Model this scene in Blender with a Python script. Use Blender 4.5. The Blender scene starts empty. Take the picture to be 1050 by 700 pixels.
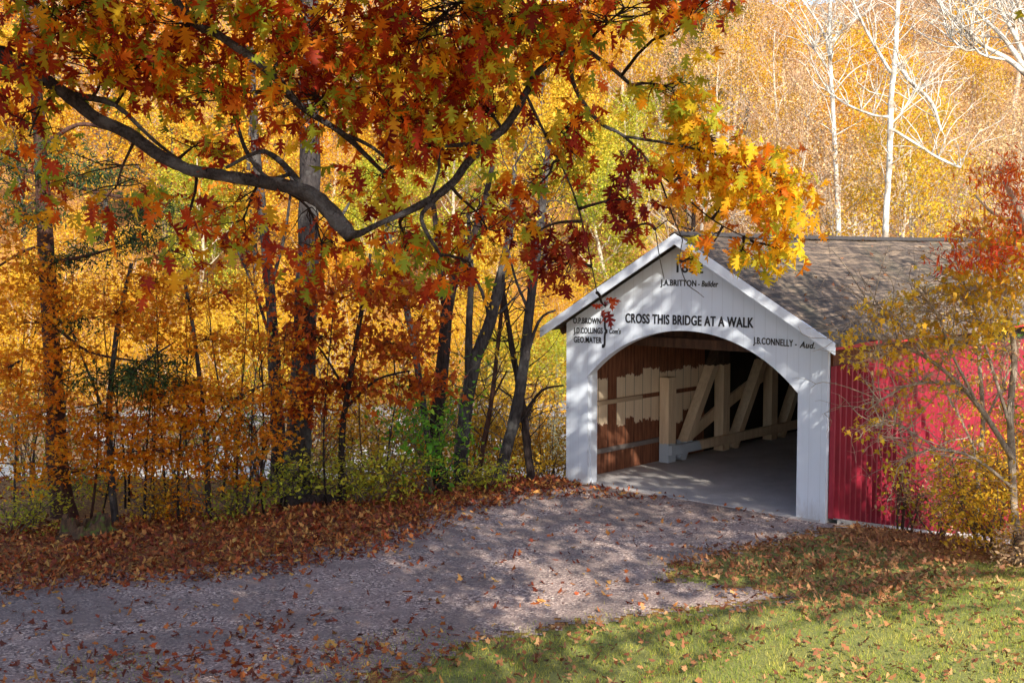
import bpy, math, random
import numpy as np
from mathutils import Vector, Matrix
rnd = random.Random(7)
NR = np.random.default_rng(11)
C = bpy.context.scene.collection
# ---------------------------------------------------------------- camera
F, PITCH, H = 1252.0, 0.0728, 4.921
cd = bpy.data.cameras.new('camera'); cam = bpy.data.objects.new('camera', cd); C.objects.link(cam)
cd.sensor_width = 36; cd.lens = F / 1050 * 36; cd.clip_end = 2000
cam.location = (0, 0, H); cam.rotation_euler = (math.pi / 2 - PITCH, 0, 0)
bpy.context.scene.camera = cam
cp, sp = math.cos(PITCH), math.sin(PITCH)
def ray(px, py):
    a = (px - 525) / F; b = -(py - 350) / F
    return Vector((a, cp + b * sp, -sp + b * cp))
def at(px, py, Y):
    d = ray(px, py); return Vector((0, 0, H)) + d * (Y / d.y)
def onz(px, py, z=0.0):
    d = ray(px, py); return Vector((0, 0, H)) + d * ((z - H) / d.z)
def proj(p):
    x, y, z = p[0], p[1], p[2] - H
    d = y * cp - z * sp
    if d <= .1: return (-9999, -9999)
    return (525 + F * x / d, 350 - F * (y * sp + z * cp) / d)
# ---------------------------------------------------------------- world / light
SUN_EL = math.radians(33); SH = Vector((.27, -.96, 0)).normalized()
TOSUN = Vector((SH.x * math.cos(SUN_EL), SH.y * math.cos(SUN_EL), math.sin(SUN_EL)))
w = bpy.data.worlds.new('World'); bpy.context.scene.world = w; w.use_nodes = True
nt = w.node_tree; sky = nt.nodes.new('ShaderNodeTexSky'); sky.sky_type = 'NISHITA'; sky.sun_disc = False
sky.sun_elevation = SUN_EL; sky.sun_rotation = math.atan2(SH.x, SH.y)
nt.links.new(sky.outputs[0], nt.nodes['Background'].inputs[0]); nt.nodes['Background'].inputs[1].default_value = .15
sl = bpy.data.lights.new('sun', 'SUN'); sl.energy = 4.2; sl.angle = math.radians(.5); sl.color = (1, .93, .8)
so = bpy.data.objects.new('sun', sl); C.objects.link(so); so.rotation_euler = TOSUN.to_track_quat('Z', 'Y').to_euler()
so.location = (0, 0, 60)
vs = bpy.context.scene.view_settings; vs.view_transform = 'Standard'; vs.look = 'None'; vs.gamma = 1; vs.exposure = 1.0
# ---------------------------------------------------------------- object helpers
def empty(name, loc=(0, 0, 0), rz=0):
    o = bpy.data.objects.new(name, None); C.objects.link(o); o.location = loc; o.rotation_euler = (0, 0, rz)
    o.empty_display_size = .3; return o
def tag(o, label, cat=None, group=None, kind=None):
    if label: o['label'] = label
    if cat: o['category'] = cat
    if group: o['group'] = group
    if kind: o['kind'] = kind
    return o
def link(name, me, mat, parent=None):
    o = bpy.data.objects.new(name, me); C.objects.link(o)
    if mat is not None: me.materials.append(mat)
    if parent is not None: o.parent = parent
    return o
def copy_tree(o, parent=None):
    c = o.copy(); C.objects.link(c)
    if parent is not None: c.parent = parent
    for ch in [x for x in bpy.data.objects if x.parent == o]: copy_tree(ch, c)
    return c
def npmesh(name, V, polyn, smooth=False):
    """V (N*k,3) consecutive polygons with polyn verts each"""
    V = np.asarray(V, dtype=np.float32).reshape(-1, 3); n = len(V); m = n // polyn
    me = bpy.data.meshes.new(name); me.vertices.add(n); me.vertices.foreach_set('co', V.ravel())
    me.loops.add(n); me.loops.foreach_set('vertex_index', np.arange(n, dtype=np.int32))
    me.polygons.add(m); me.polygons.foreach_set('loop_start', np.arange(0, n, polyn, dtype=np.int32))
    me.polygons.foreach_set('loop_total', np.full(m, polyn, dtype=np.int32))
    me.update(calc_edges=True); me.validate(); return me
class MB:
    def __init__(s): s.v = []; s.f = []
    def box(s, x0, x1, y0, y1, z0, z1):
        b = len(s.v); s.v += [(x, y, z) for z in (z0, z1) for y in (y0, y1) for x in (x0, x1)]
        s.f += [tuple(b + i for i in q) for q in ((0, 2, 3, 1), (4, 5, 7, 6), (0, 1, 5, 4), (2, 6, 7, 3), (0, 4, 6, 2), (1, 3, 7, 5))]
    def beam(s, p, q, wa, wb, up=(0, 0, 1)):
        p, q = Vector(p), Vector(q); d = (q - p).normalized(); a = d.cross(Vector(up))
        if a.length < .01: a = d.cross(Vector((1, 0, 0)))
        a.normalize(); c = a.cross(d); b = len(s.v)
        for e in (p, q):
            for i, j in ((-1, -1), (1, -1), (1, 1), (-1, 1)): s.v.append(tuple(e + a * (i * wa / 2) + c * (j * wb / 2)))
        s.f += [tuple(b + i for i in k) for k in ((0, 1, 2, 3), (7, 6, 5, 4), (0, 4, 5, 1), (1, 5, 6, 2), (2, 6, 7, 3), (3, 7, 4, 0))]
    def prism(s, pts, y0, y1):
        b = len(s.v); n = len(pts)
        s.v += [(x, y0, z) for x, z in pts] + [(x, y1, z) for x, z in pts]
        s.f += [tuple(b + i for i in range(n)), tuple(b + n + n - 1 - i for i in range(n))]
        s.f += [(b + i, b + (i + 1) % n, b + n + (i + 1) % n, b + n + i)[::-1] for i in range(n)]
    def tube(s, pts, rad, n=6, cap=True, rough=0.0):
        pts = [Vector(p) for p in pts]; b = len(s.v); prev = None
        for i, p in enumerate(pts):
            d = (pts[min(i + 1, len(pts) - 1)] - pts[max(i - 1, 0)])
            d = d.normalized() if d.length > 1e-6 else Vector((0, 0, 1))
            if prev is None:
                a = d.cross(Vector((.3, .9, .1))); a = a.normalized() if a.length > .05 else d.cross(Vector((1, 0, 0))).normalized()
            else: a = (prev - d * prev.dot(d)).normalized()
            prev = a; c = d.cross(a)
            for k in range(n):
                t = 2 * math.pi * k / n; r = rad[i] * (1 + (rnd.uniform(-rough, rough) if rough else 0))
                s.v.append(tuple(p + a * (math.cos(t) * r) + c * (math.sin(t) * r)))
        for i in range(len(pts) - 1):
            for k in range(n):
                k2 = (k + 1) % n; s.f.append((b + i * n + k, b + i * n + k2, b + (i + 1) * n + k2, b + (i + 1) * n + k))
        if cap and n > 3:
            s.f.append(tuple(b + k for k in range(n))[::-1]); e = b + (len(pts) - 1) * n; s.f.append(tuple(e + k for k in range(n)))
    def build(s, name, mat, parent=None, smooth=False):
        me = bpy.data.meshes.new(name); me.from_pydata(s.v, [], s.f); me.update()
        if smooth: me.polygons.foreach_set('use_smooth', [True] * len(me.polygons))
        return link(name, me, mat, parent)
# ---------------------------------------------------------------- materials
def mat(name):
    m = bpy.data.materials.new(name); m.use_nodes = True; return m, m.node_tree, m.node_tree.nodes['Principled BSDF']
def nd(t, typ, **kw):
    n = t.nodes.new(typ)
    for k, v in kw.items():
        if k in n.inputs: n.inputs[k].default_value = v
        else: setattr(n, k, v)
    return n
def ramp(t, fac, stops, interp='LINEAR'):
    r = t.nodes.new('ShaderNodeValToRGB'); e = r.color_ramp; e.interpolation = interp
    while len(e.elements) < len(stops): e.elements.new(.5)
    for el, (p, c) in zip(e.elements, stops): el.position = p; el.color = (*c, 1)
    t.links.new(fac, r.inputs[0]); return r.outputs[0]
def math_(t, op, a, b=None, clamp=False):
    n = t.nodes.new('ShaderNodeMath'); n.operation = op; n.use_clamp = clamp
    for i, v in enumerate((a, b)):
        if v is None: continue
        if isinstance(v, (int, float)): n.inputs[i].default_value = v
        else: t.links.new(v, n.inputs[i])
    return n.outputs[0]
def noise(t, vec, scale, detail=4, rough=.6, dist=0):
    n = nd(t, 'ShaderNodeTexNoise', Scale=scale, Detail=detail, Roughness=rough, Distortion=dist)
    if vec is not None: t.links.new(vec, n.inputs['Vector'])
    return n.outputs['Fac']
def coords(t, which='Object', scale=None):
    o = t.nodes.new('ShaderNodeTexCoord').outputs[which]
    if scale:
        m = t.nodes.new('ShaderNodeMapping'); m.inputs['Scale'].default_value = scale; t.links.new(o, m.inputs[0]); o = m.outputs[0]
    return o
def mixc(t, fac, a, b, mode='MIX'):
    n = t.nodes.new('ShaderNodeMix'); n.data_type = 'RGBA'; n.blend_type = mode
    for i, v in ((0, fac), (6, a), (7, b)):
        if isinstance(v, (int, float)): n.inputs[i].default_value = v
        elif isinstance(v, tuple): n.inputs[i].default_value = (*v, 1)
        else: t.links.new(v, n.inputs[i])
    return n.outputs[2]
def bump(t, b, h, strength=.5, dist=.02):
    n = nd(t, 'ShaderNodeBump', Strength=strength, Distance=dist); t.links.new(h, n.inputs['Height']); t.links.new(n.outputs[0], b.inputs['Normal'])
def leafmat(name, stops, transl=.45, nscale=.5, spread=.55, rough=.55):
    m, t, b = mat(name)
    isl = t.nodes.new('ShaderNodeNewGeometry').outputs['Random Per Island']
    nz = noise(t, t.nodes.new('ShaderNodeNewGeometry').outputs['Position'], nscale, 2)
    nz = math_(t, 'MULTIPLY', math_(t, 'SUBTRACT', nz, .5), 2.2)
    f = math_(t, 'ADD', math_(t, 'MULTIPLY', isl, spread), math_(t, 'ADD', math_(t, 'MULTIPLY', nz, 1 - spread), (1 - spread) / 2), clamp=True)
    col = ramp(t, f, stops)
    val = math_(t, 'ADD', .75, math_(t, 'MULTIPLY', math_(t, 'FRACT', math_(t, 'MULTIPLY', isl, 37.7)), .5))
    col = mixc(t, 1.0, col, nd_comb(t, val), 'MULTIPLY')
    t.links.new(col, b.inputs['Base Color']); b.inputs['Roughness'].default_value = rough; b.inputs['Specular IOR Level'].default_value = .25
    tr = t.nodes.new('ShaderNodeBsdfTranslucent'); t.links.new(col, tr.inputs[0])
    mx = t.nodes.new('ShaderNodeMixShader'); mx.inputs[0].default_value = transl
    t.links.new(b.outputs[0], mx.inputs[1]); t.links.new(tr.outputs[0], mx.inputs[2])
    t.links.new(mx.outputs[0], t.nodes['Material Output'].inputs[0]); return m
def nd_comb(t, v):
    c = t.nodes.new('ShaderNodeCombineColor')
    for i in range(3): t.links.new(v, c.inputs[i])
    return c.outputs[0]
def bark(name, c1, c2, scale=(14, 14, 3), patch=None):
    m, t, b = mat(name); v = coords(t, 'Object', scale); n = noise(t, v, 1.0, 6, .7, .6)
    col = ramp(t, n, [(.3, c1), (.62, c2)])
    if patch:
        p = noise(t, coords(t), 2.2, 5, .6); q = math_(t, 'MULTIPLY', math_(t, 'SUBTRACT', p, .5), 9, True)
        col = mixc(t, q, col, patch)
    t.links.new(col, b.inputs['Base Color']); b.inputs['Roughness'].default_value = .9; b.inputs['Specular IOR Level'].default_value = .15; bump(t, b, n, 1, .06); return m
OAK = leafmat('oak_leaf', [(0, (.16, .36, .04)), (.2, (.42, .48, .04)), (.33, (.9, .58, .03)), (.45, (.85, .25, .015)), (.58, (.60, .085, .012)), (.78, (.34, .032, .015)), (1, (.14, .014, .02))], .65, .8, .75)
OAKY = leafmat('gold_oak_leaf', [(0, (.22, .34, .03)), (.22, (.55, .55, .04)), (.42, (.95, .66, .03)), (.62, (.92, .42, .015)), (.82, (.6, .14, .012)), (1, (.3, .03, .012))], .6, 1.2, .65)
OAKR = leafmat('crimson_oak_leaf', [(0, (.5, .16, .02)), (.3, (.4, .05, .012)), (.65, (.22, .018, .014)), (1, (.12, .01, .015))], .45, 1.2, .7)
MAPLE = leafmat('orange_maple_leaf', [(0, (.92, .58, .03)), (.3, (.9, .40, .02)), (.65, (.82, .27, .015)), (1, (.6, .12, .012))], .6, .5, .6)
RUST = leafmat('rust_leaf', [(0, (.65, .24, .015)), (.4, (.55, .11, .012)), (1, (.3, .03, .012))], .5, .6, .6)
YEL = leafmat('yellow_leaf', [(0, (.50, .46, .05)), (.3, (.78, .55, .045)), (.7, (.80, .44, .035)), (1, (.74, .28, .02))], .5, .12, .5)
YELG = leafmat('lime_leaf', [(0, (.10, .19, .02)), (.35, (.38, .44, .04)), (.75, (.72, .58, .05)), (1, (.75, .42, .03))], .45, .15, .5)
TAN = leafmat('tan_leaf', [(0, (.78, .58, .22)), (.4, (.68, .46, .24)), (.75, (.55, .34, .2)), (1, (.4, .23, .15))], .35, .15, .5)
GRN = leafmat('green_leaf', [(0, (.06, .22, .02)), (.5, (.18, .42, .03)), (.85, (.42, .55, .04)), (1, (.6, .55, .04))], .5, .8, .6)
HEM = leafmat('hemlock_needle', [(0, (.012, .035, .012)), (.6, (.035, .075, .02)), (1, (.12, .14, .03))], .2, .8, .6)
SUM = leafmat('sumac_leaf', [(0, (.95, .5, .04)), (.3, (.9, .24, .02)), (.7, (.75, .09, .03)), (1, (.5, .03, .03))], .6, .9, .6)
LIT = leafmat('fallen_leaf', [(0, (.72, .50, .12)), (.15, (.6, .30, .08)), (.35, (.46, .14, .035)), (.6, (.30, .055, .02)), (.82, (.15, .035, .018)), (1, (.07, .03, .02))], .12, 1.4, .8)
LIT2 = leafmat('dry_fallen_leaf', [(0, (.6, .36, .16)), (.35, (.42, .2, .08)), (.7, (.28, .10, .045)), (1, (.15, .06, .03))], .12, .9, .75)
GRASS = leafmat('grass_blade', [(0, (.10, .20, .03)), (.35, (.28, .36, .05)), (.65, (.60, .54, .10)), (1, (.85, .68, .25))], .45, .7, .5)
B_OAK = bark('oak_bark', (.012, .010, .012), (.09, .08, .082), (34, 34, 34), (.15, .15, .16))
B_DARK = bark('dark_bark', (.012, .009, .009), (.05, .035, .032), (18, 18, 4))
B_RED = bark('hemlock_bark', (.03, .014, .012), (.12, .06, .045), (18, 18, 5))
B_GREY = bark('grey_bark', (.016, .013, .014), (.075, .065, .065), (16, 16, 5), (.12, .115, .11))
B_WHITE = bark('sycamore_bark', (.42, .38, .32), (.8, .77, .7), (6, 6, 3), (.34, .28, .22))
B_TWIG = bark('brown_twig_bark', (.05, .035, .03), (.2, .15, .11), (12, 12, 5))
B_TW2 = bark('pale_twig_bark', (.15, .11, .08), (.42, .34, .26), (12, 12, 5))
B_TAN = bark('twig_bark', (.3, .23, .17), (.66, .56, .45), (10, 10, 5))
# ---------------------------------------------------------------- leaf geometry
def mirror(pts):  # pts: (x>=0, y) from base to tip
    return pts + [(-x, y) for x, y in reversed(pts) if x > 1e-6]
SH_OAK = mirror([(0, 0), (.03, .1), (.2, .1), (.07, .24), (.36, .32), (.29, .42), (.08, .41), (.42, .62), (.32, .68), (.08, .58), (.26, .88), (.1, .8), (0, 1)])
SH_MAP = mirror([(0, 0), (.32, -.02), (.22, .2), (.5, .5), (.2, .52), (.14, .62), (0, 1)])
SH_ELL = mirror([(0, 0), (.26, .3), (.24, .65), (0, 1)])
SH_FAL = [(0, 0), (.16, .08), (.1, .26), (.34, .45), (.14, .55), (.2, .8), (0, 1), (-.24, .72), (-.1, .56), (-.3, .38), (-.12, .2)]
SH_FAM = [(0, 0), (.3, .02), (.24, .2), (.46, .42), (.22, .52), (.12, .95), (-.06, .7), (-.4, .62), (-.26, .42), (-.42, .2), (-.2, .05)]
SH_RHO = mirror([(0, 0), (.33, .45), (0, 1)])
SH_LONG = mirror([(0, 0), (.12, .35), (0, 1)])
def leaf_verts(P, size, shape, droop=.5, flat=0.0, rng=NR, sv=.35):
    """leaves at points P (n,3)"""
    P = np.asarray(P, dtype=np.float64); n = len(P); k = len(shape)
    s = np.array(shape); loc = np.zeros((k, 3)); loc[:, 0] = s[:, 0]; loc[:, 1] = s[:, 1]; loc[:, 2] = np.abs(s[:, 0]) * .45 - (s[:, 1] ** 2) * .28
    sz = size * (1 + rng.uniform(-sv * 1.25, sv, n))
    az = rng.uniform(0, 2 * np.pi, n)
    tilt = rng.normal(-droop, .45 * (1 - flat) + .12, n)
    roll = rng.normal(0, .8 * (1 - flat) + .15, n)
    d = np.stack([np.cos(az) * np.cos(tilt), np.sin(az) * np.cos(tilt), np.sin(tilt)], 1)
    side = np.stack([-np.sin(az), np.cos(az), np.zeros(n)], 1); up = np.cross(d, side) * -1
    up = np.cross(side, d) * -1
    x = side * np.cos(roll)[:, None] + up * np.sin(roll)[:, None]
    z = np.cross(x, d)
    wx = rng.uniform(.6, 1.08, n)[:, None, None]; cz = rng.uniform(.2, 2.0, n)[:, None, None] * np.where(rng.random(n) < .25, -1, 1)[:, None, None]
    V = P[:, None, :] + sz[:, None, None] * (wx * loc[None, :, 0:1] * x[:, None, :] + loc[None, :, 1:2] * d[:, None, :] + cz * loc[None, :, 2:3] * z[:, None, :])
    return V.reshape(-1, 3)
def leaves(name, P, size, shape, m, parent=None, **kw):
    me = npmesh(name, leaf_verts(P, size, shape, **kw), len(shape)); return link(name, me, m, parent)
def curve(p, q, sag=0.0, wob=.1, n=6):
    p, q = Vector(p), Vector(q); L = (q - p).length; out = []
    o1 = Vector((rnd.gauss(0, 1), rnd.gauss(0, 1), rnd.gauss(0, 1))) * wob * L * .5
    o2 = Vector((rnd.gauss(0, 1), rnd.gauss(0, 1), rnd.gauss(0, 1))) * wob * L * .25
    for i in range(n + 1):
        t = i / n; out.append(p.lerp(q, t) + o1 * math.sin(math.pi * t) + o2 * math.sin(2 * math.pi * t) + Vector((0, 0, sag * L * math.sin(math.pi * t))))
    return out
def smooth_path(pts, rad, sub=4):
    P = [Vector(p) for p in pts]; out = []; rr = []
    for i in range(len(P) - 1):
        a, b, c, d = P[max(i - 1, 0)], P[i], P[i + 1], P[min(i + 2, len(P) - 1)]
        for j in range(sub):
            t = j / sub
            out.append(.5 * ((2 * b) + (c - a) * t + (2 * a - 5 * b + 4 * c - d) * t * t + (3 * b - a - 3 * c + d) * t ** 3)); rr.append(rad[i] * (1 - t) + rad[i + 1] * t)
    out.append(P[-1]); rr.append(rad[-1]); return out, rr

# ---------------------------------------------------------------- terrain
def sst(a, b, x):
    t = np.clip((x - a) / (b - a), 0, 1); return t * t * (3 - 2 * t)
def wav(x, y): return np.sin(x * .9 + 1.3) * np.cos(y * .7) * .5 + np.sin(x * .37 - y * .45) * .5
def gz(x, y):
    x = np.asarray(x, float); y = np.asarray(y, float)
    yb = 25.6 - 3.1 * sst(0, 6, x); s = y - yb
    z = -2.6 * sst(0, 9.5, s)
    far = np.maximum(y - 60 - 4 * np.sin(x * .05), 0)
    z = z + 3.2 * sst(0, 7, far) + .40 * np.maximum(far - 4, 0) * (1 - sst(60, 260, far) * .55)
    z = z + 3.3 * (1 - sst(-2, 11, y)) + .04 * wav(x, y) * sst(12, 15, y) * (1 - sst(20, 30, np.abs(x)))
    z = z + .5 * (wav(x * .5, y * .5)) * sst(66, 80, y)
    q = (x - 5.706) * .668 + (y - 21.968) * .744; r_ = (x - 5.706) * .744 - (y - 21.968) * .668
    z = np.minimum(z, z * 0 - .225 * np.clip(q, 0, 6.5) * sst(-5, -1, r_) * (1 - sst(2.5, 9, r_)) + (z * 0 + 3.3 * (1 - sst(-2, 11, y))) + .02 + 50 * (y > 45))
    return z
def G(x, y): return float(gz(x, y))
xs = np.concatenate([np.linspace(-420, -60, 24)[:-1], np.linspace(-60, -16, 45)[:-1], np.linspace(-16, 16, 161), np.linspace(16, 60, 45)[1:], np.linspace(60, 420, 24)[1:]])
ys = np.concatenate([np.linspace(-80, 8, 30)[:-1], np.linspace(8, 32, 121), np.linspace(32, 100, 69)[1:], np.linspace(100, 520, 40)[1:]])
def grid(xs, ys, zf, dz=0.0):
    X, Y = np.meshgrid(xs, ys); Z = zf(X, Y) + dz; nx, ny = len(xs), len(ys)
    V = np.stack([X, Y, Z], -1).reshape(-1, 3); i = np.arange(nx - 1)[None, :] + nx * np.arange(ny - 1)[:, None]
    return V, np.stack([i, i + 1, i + 1 + nx, i + nx], -1).reshape(-1, 4)
def gridmesh(name, V, Fq):
    used = np.unique(Fq); mp = -np.ones(len(V), int); mp[used] = np.arange(len(used)); V = V[used]; Fq = mp[Fq]
    me = bpy.data.meshes.new(name); me.vertices.add(len(V)); me.vertices.foreach_set('co', V.astype(np.float32).ravel())
    me.loops.add(Fq.size); me.loops.foreach_set('vertex_index', Fq.astype(np.int32).ravel())
    me.polygons.add(len(Fq)); me.polygons.foreach_set('loop_start', np.arange(0, Fq.size, 4, dtype=np.int32)); me.polygons.foreach_set('loop_total', np.full(len(Fq), 4, dtype=np.int32))
    me.update(calc_edges=True); me.polygons.foreach_set('use_smooth', [True] * len(Fq)); return me
def inpoly(x, y, poly):
    x = np.asarray(x); y = np.asarray(y); ins = np.zeros(x.shape, bool); n = len(poly)
    for i in range(n):
        x0, y0 = poly[i]; x1, y1 = poly[(i + 1) % n]
        c = ((y0 > y) != (y1 > y)) & (x < (x1 - x0) * (y - y0) / (y1 - y0 + 1e-12) + x0); ins ^= c
    return ins
def gp(lst): return [tuple(onz(a, b)[:2]) for a, b in lst]
road = gp([(-260, 640), (0, 598), (150, 588), (300, 571), (400, 549), (455, 520), (520, 504), (600, 497)]) + [(3.5, 26.5), (8.3, 25.0)] + \
       gp([(848, 542), (800, 556), (735, 568), (690, 582), (690, 598), (735, 599), (800, 606), (790, 614), (730, 622), (640, 634), (560, 642), (490, 654), (420, 680), (370, 706), (300, 790), (-300, 900)])
lawn = gp([(-200, 900), (330, 800), (400, 700), (430, 676), (500, 654), (640, 632), (735, 622), (800, 612), (790, 600), (735, 597), (690, 596), (690, 582), (735, 568), (800, 560), (850, 545), (985, 575), (1150, 590), (1500, 650), (1500, 900)])
lawnfall = road
def fbm(x, y, s=1.0):
    return (np.sin(x * 3.1 * s + 2 * np.sin(y * 2.3 * s)) * np.cos(y * 2.7 * s + 1.7 * np.sin(x * 1.9 * s)) + .5 * np.sin(x * 7.3 * s + y * 5.1 * s) * np.cos(y * 8.7 * s - x * 3 * s)) / 1.5
V, Fq = grid(xs, ys, gz)
gm = gridmesh('ground', V, Fq)
m, t, b = mat('ground'); pos = t.nodes.new('ShaderNodeNewGeometry').outputs['Position']
n1 = noise(t, pos, .8, 5); n2 = noise(t, pos, 22, 6, .75)
litter = ramp(t, n2, [(.3, (.08, .035, .018)), (.48, (.26, .10, .03)), (.58, (.5, .26, .06)), (.72, (.7, .48, .12))])
soil = ramp(t, n2, [(.3, (.09, .10, .03)), (.55, (.24, .25, .06)), (.75, (.38, .33, .11))])
at_ = t.nodes.new('ShaderNodeAttribute'); at_.attribute_name = 'lawn'
t.links.new(mixc(t, at_.outputs['Fac'], litter, soil), b.inputs['Base Color']); b.inputs['Roughness'].default_value = .95; bump(t, b, n2, .8, .03)
go = link('ground', gm, m); tag(go, 'leaf covered ground rising to a wooded hill behind the creek', kind='structure')
co = np.empty(len(gm.vertices) * 3, np.float32); gm.vertices.foreach_get('co', co); co = co.reshape(-1, 3)
a = gm.attributes.new('lawn', 'FLOAT', 'POINT'); a.data.foreach_set('value', inpoly(co[:, 0] + .1 * fbm(co[:, 0], co[:, 1]), co[:, 1], lawn).astype(np.float32))
# driveway
V, Fq = grid(np.arange(-15, 9.5, .09), np.arange(6, 27, .09), gz, .012)
cx = V[Fq].mean(1); ins = inpoly(cx[:, 0] + .28 * fbm(cx[:, 0], cx[:, 1]) + NR.normal(0, .12, len(cx)), cx[:, 1] + .24 * fbm(cx[:, 1] + 3, cx[:, 0]) + NR.normal(0, .12, len(cx)), road)
m, t, b = mat('gravel'); pos = t.nodes.new('ShaderNodeNewGeometry').outputs['Position']
vo = nd(t, 'ShaderNodeTexVoronoi', Scale=34.0); t.links.new(pos, vo.inputs['Vector'])
sep = t.nodes.new('ShaderNodeSeparateColor'); t.links.new(vo.outputs['Color'], sep.inputs[0])
st = ramp(t, sep.outputs[0], [(0, (.06, .045, .044)), (.35, (.19, .15, .15)), (.75, (.41, .345, .33)), (1, (.75, .68, .62))])
fin = ramp(t, noise(t, pos, 90, 4, .8), [(.3, (.13, .10, .10)), (.7, (.45, .38, .365))])
big = noise(t, pos, .55, 5, .65, .5)
col = mixc(t, ramp(t, noise(t, pos, 2.2, 5, .7), [(.35, (0, 0, 0)), (.58, (1, 1, 1))]), fin, st)
col = mixc(t, 1.0, col, (1.2, 1.04, .93), 'MULTIPLY')
col = mixc(t, math_(t, 'MULTIPLY', ramp(t, big, [(.42, (1, 1, 1)), (.55, (0, 0, 0))]), .6), col, (.17, .13, .115))
t.links.new(col, b.inputs['Base Color']); b.inputs['Roughness'].default_value = .95
bump(t, b, math_(t, 'ADD', vo.outputs['Distance'], noise(t, pos, 12, 6, .8)), .7, .02)
tag(link('driveway', gridmesh('driveway', V, Fq[ins]), m), 'grey gravel drive leading to the covered bridge', kind='structure')
# creek bed + water
m, t, b = mat('creek_stone'); pos = t.nodes.new('ShaderNodeNewGeometry').outputs['Position']
n = noise(t, pos, 1.6, 8, .75); col = ramp(t, n, [(.3, (.09, .09, .10)), (.48, (.26, .26, .275)), (.7, (.5, .49, .46))]); t.links.new(col, b.inputs['Base Color']); bump(t, b, n, 1, .25); b.inputs['Roughness'].default_value = .9
V, Fq = grid(np.arange(-90, 60, .8), np.arange(31, 66, .8), lambda x, y: -2.42 + .16 * fbm(x, y, .35) + .07 * fbm(x, y, 1.3))
tag(link('creek_bed', gridmesh('creek_bed', V, Fq), m), 'pale stony creek bed beyond the trees', kind='structure')
m, t, b = mat('creek_water'); pos = t.nodes.new('ShaderNodeNewGeometry').outputs['Position']
b.inputs['Base Color'].default_value = (.09, .11, .12, 1); b.inputs['Roughness'].default_value = .18; b.inputs['Specular IOR Level'].default_value = .9
bump(t, b, noise(t, pos, 2.5, 4), .5, .05)
V, Fq = grid(np.arange(-90, 60, 3.), np.arange(42, 56, 2.), lambda x, y: -2.36 + 0 * x)
tag(link('creek_water', gridmesh('creek_water', V, Fq), m), 'shallow creek water running between stone bars', kind='structure')
# ---------------------------------------------------------------- bridge
TH = .7313; W = 6.1; BX, BY = 5.706, 21.968
br = empty('covered_bridge', (BX, BY, 0), -TH)
tag(br, 'covered bridge with white arched portal, red corrugated sides and brown shingle roof', 'covered bridge')
bpy.context.view_layer.update(); BM = br.matrix_world.copy(); BMI = BM.inverted()
def fac(px, py, y=0.0):
    o = BMI @ Vector((0, 0, H)); d = BMI.to_3x3() @ ray(px, py); return o + d * ((y - o.y) / d.y)
def painted(name, base, var=.1, grooves=0, rough=.6, dirt=(.3, .27, .24), bs=.15):
    m, t, b = mat(name); v = coords(t); n = noise(t, v, 2.5, 6, .7); n2 = noise(t, coords(t, 'Object', (18, 18, 1.2)), 1, 5, .7)
    col = mixc(t, math_(t, 'MULTIPLY', math_(t, 'SUBTRACT', n2, .45), 1.2 * var / .1, True), base, tuple(c * .8 for c in base))
    col = mixc(t, math_(t, 'MULTIPLY', math_(t, 'SUBTRACT', n, .62), 4 * var / .1, True), col, dirt)
    h = n2
    if grooves:
        sx = t.nodes.new('ShaderNodeSeparateXYZ'); t.links.new(v, sx.inputs[0])
        fr = math_(t, 'FRACT', math_(t, 'MULTIPLY', sx.outputs[0], 1 / grooves)); g = math_(t, 'LESS_THAN', math_(t, 'ABSOLUTE', math_(t, 'SUBTRACT', fr, .5)), .03)
        wn = nd(t, 'ShaderNodeTexWhiteNoise', noise_dimensions='1D'); t.links.new(math_(t, 'FLOOR', math_(t, 'ADD', math_(t, 'MULTIPLY', sx.outputs[0], 1 / grooves), .5)), wn.inputs['W'])
        col = mixc(t, math_(t, 'MULTIPLY', wn.outputs['Value'], .07), col, tuple(c * .7 for c in base))
        col = mixc(t, math_(t, 'MULTIPLY', g, .2), col, tuple(c * .45 for c in base)); h = math_(t, 'SUBTRACT', math_(t, 'MULTIPLY', n2, .3), math_(t, 'MULTIPLY', g, .5))
    if grooves:   # splash dirt on the lower ends of the boards, flaked spots
        sp_ = math_(t, 'MULTIPLY', math_(t, 'SUBTRACT', math_(t, 'ADD', .42, math_(t, 'MULTIPLY', math_(t, 'SUBTRACT', noise(t, coords(t, 'Object', (5, 5, 1.5)), 2, 6, .8), .5), .9)), sx.outputs[2]), 2.2, True)
        col = mixc(t, math_(t, 'MULTIPLY', sp_, .5), col, (.30, .25, .20))
        fl_ = ramp(t, noise(t, coords(t, 'Object', (14, 14, 3)), 1.6, 8, .8), [(.66, (0, 0, 0)), (.70, (1, 1, 1))]); col = mixc(t, math_(t, 'MULTIPLY', fl_, .5), col, (.34, .31, .29))
    t.links.new(col, b.inputs['Base Color']); b.inputs['Roughness'].default_value = rough; bump(t, b, h, .5, bs * .06); return m
WHITE = painted('white_paint', (.70, .76, .86), .06, .235)
WHITE2 = painted('white_trim', (.73, .78, .86), .06)
def zr(x): return 5.29 - .574 * abs(x + W / 2)
ai = .59; zs_ = 2.33; za = 3.38
hc = W / 2 - ai; R = (hc * hc + (za - zs_) ** 2) / (2 * (za - zs_)); zc = za - R
a0 = math.asin(hc / R); arc = [(-W / 2 + R * math.sin(q), zc + R * math.cos(q)) for q in np.linspace(-a0, a0, 33)]
mb = MB(); top = lambda x: zr(x) - .12
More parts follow.
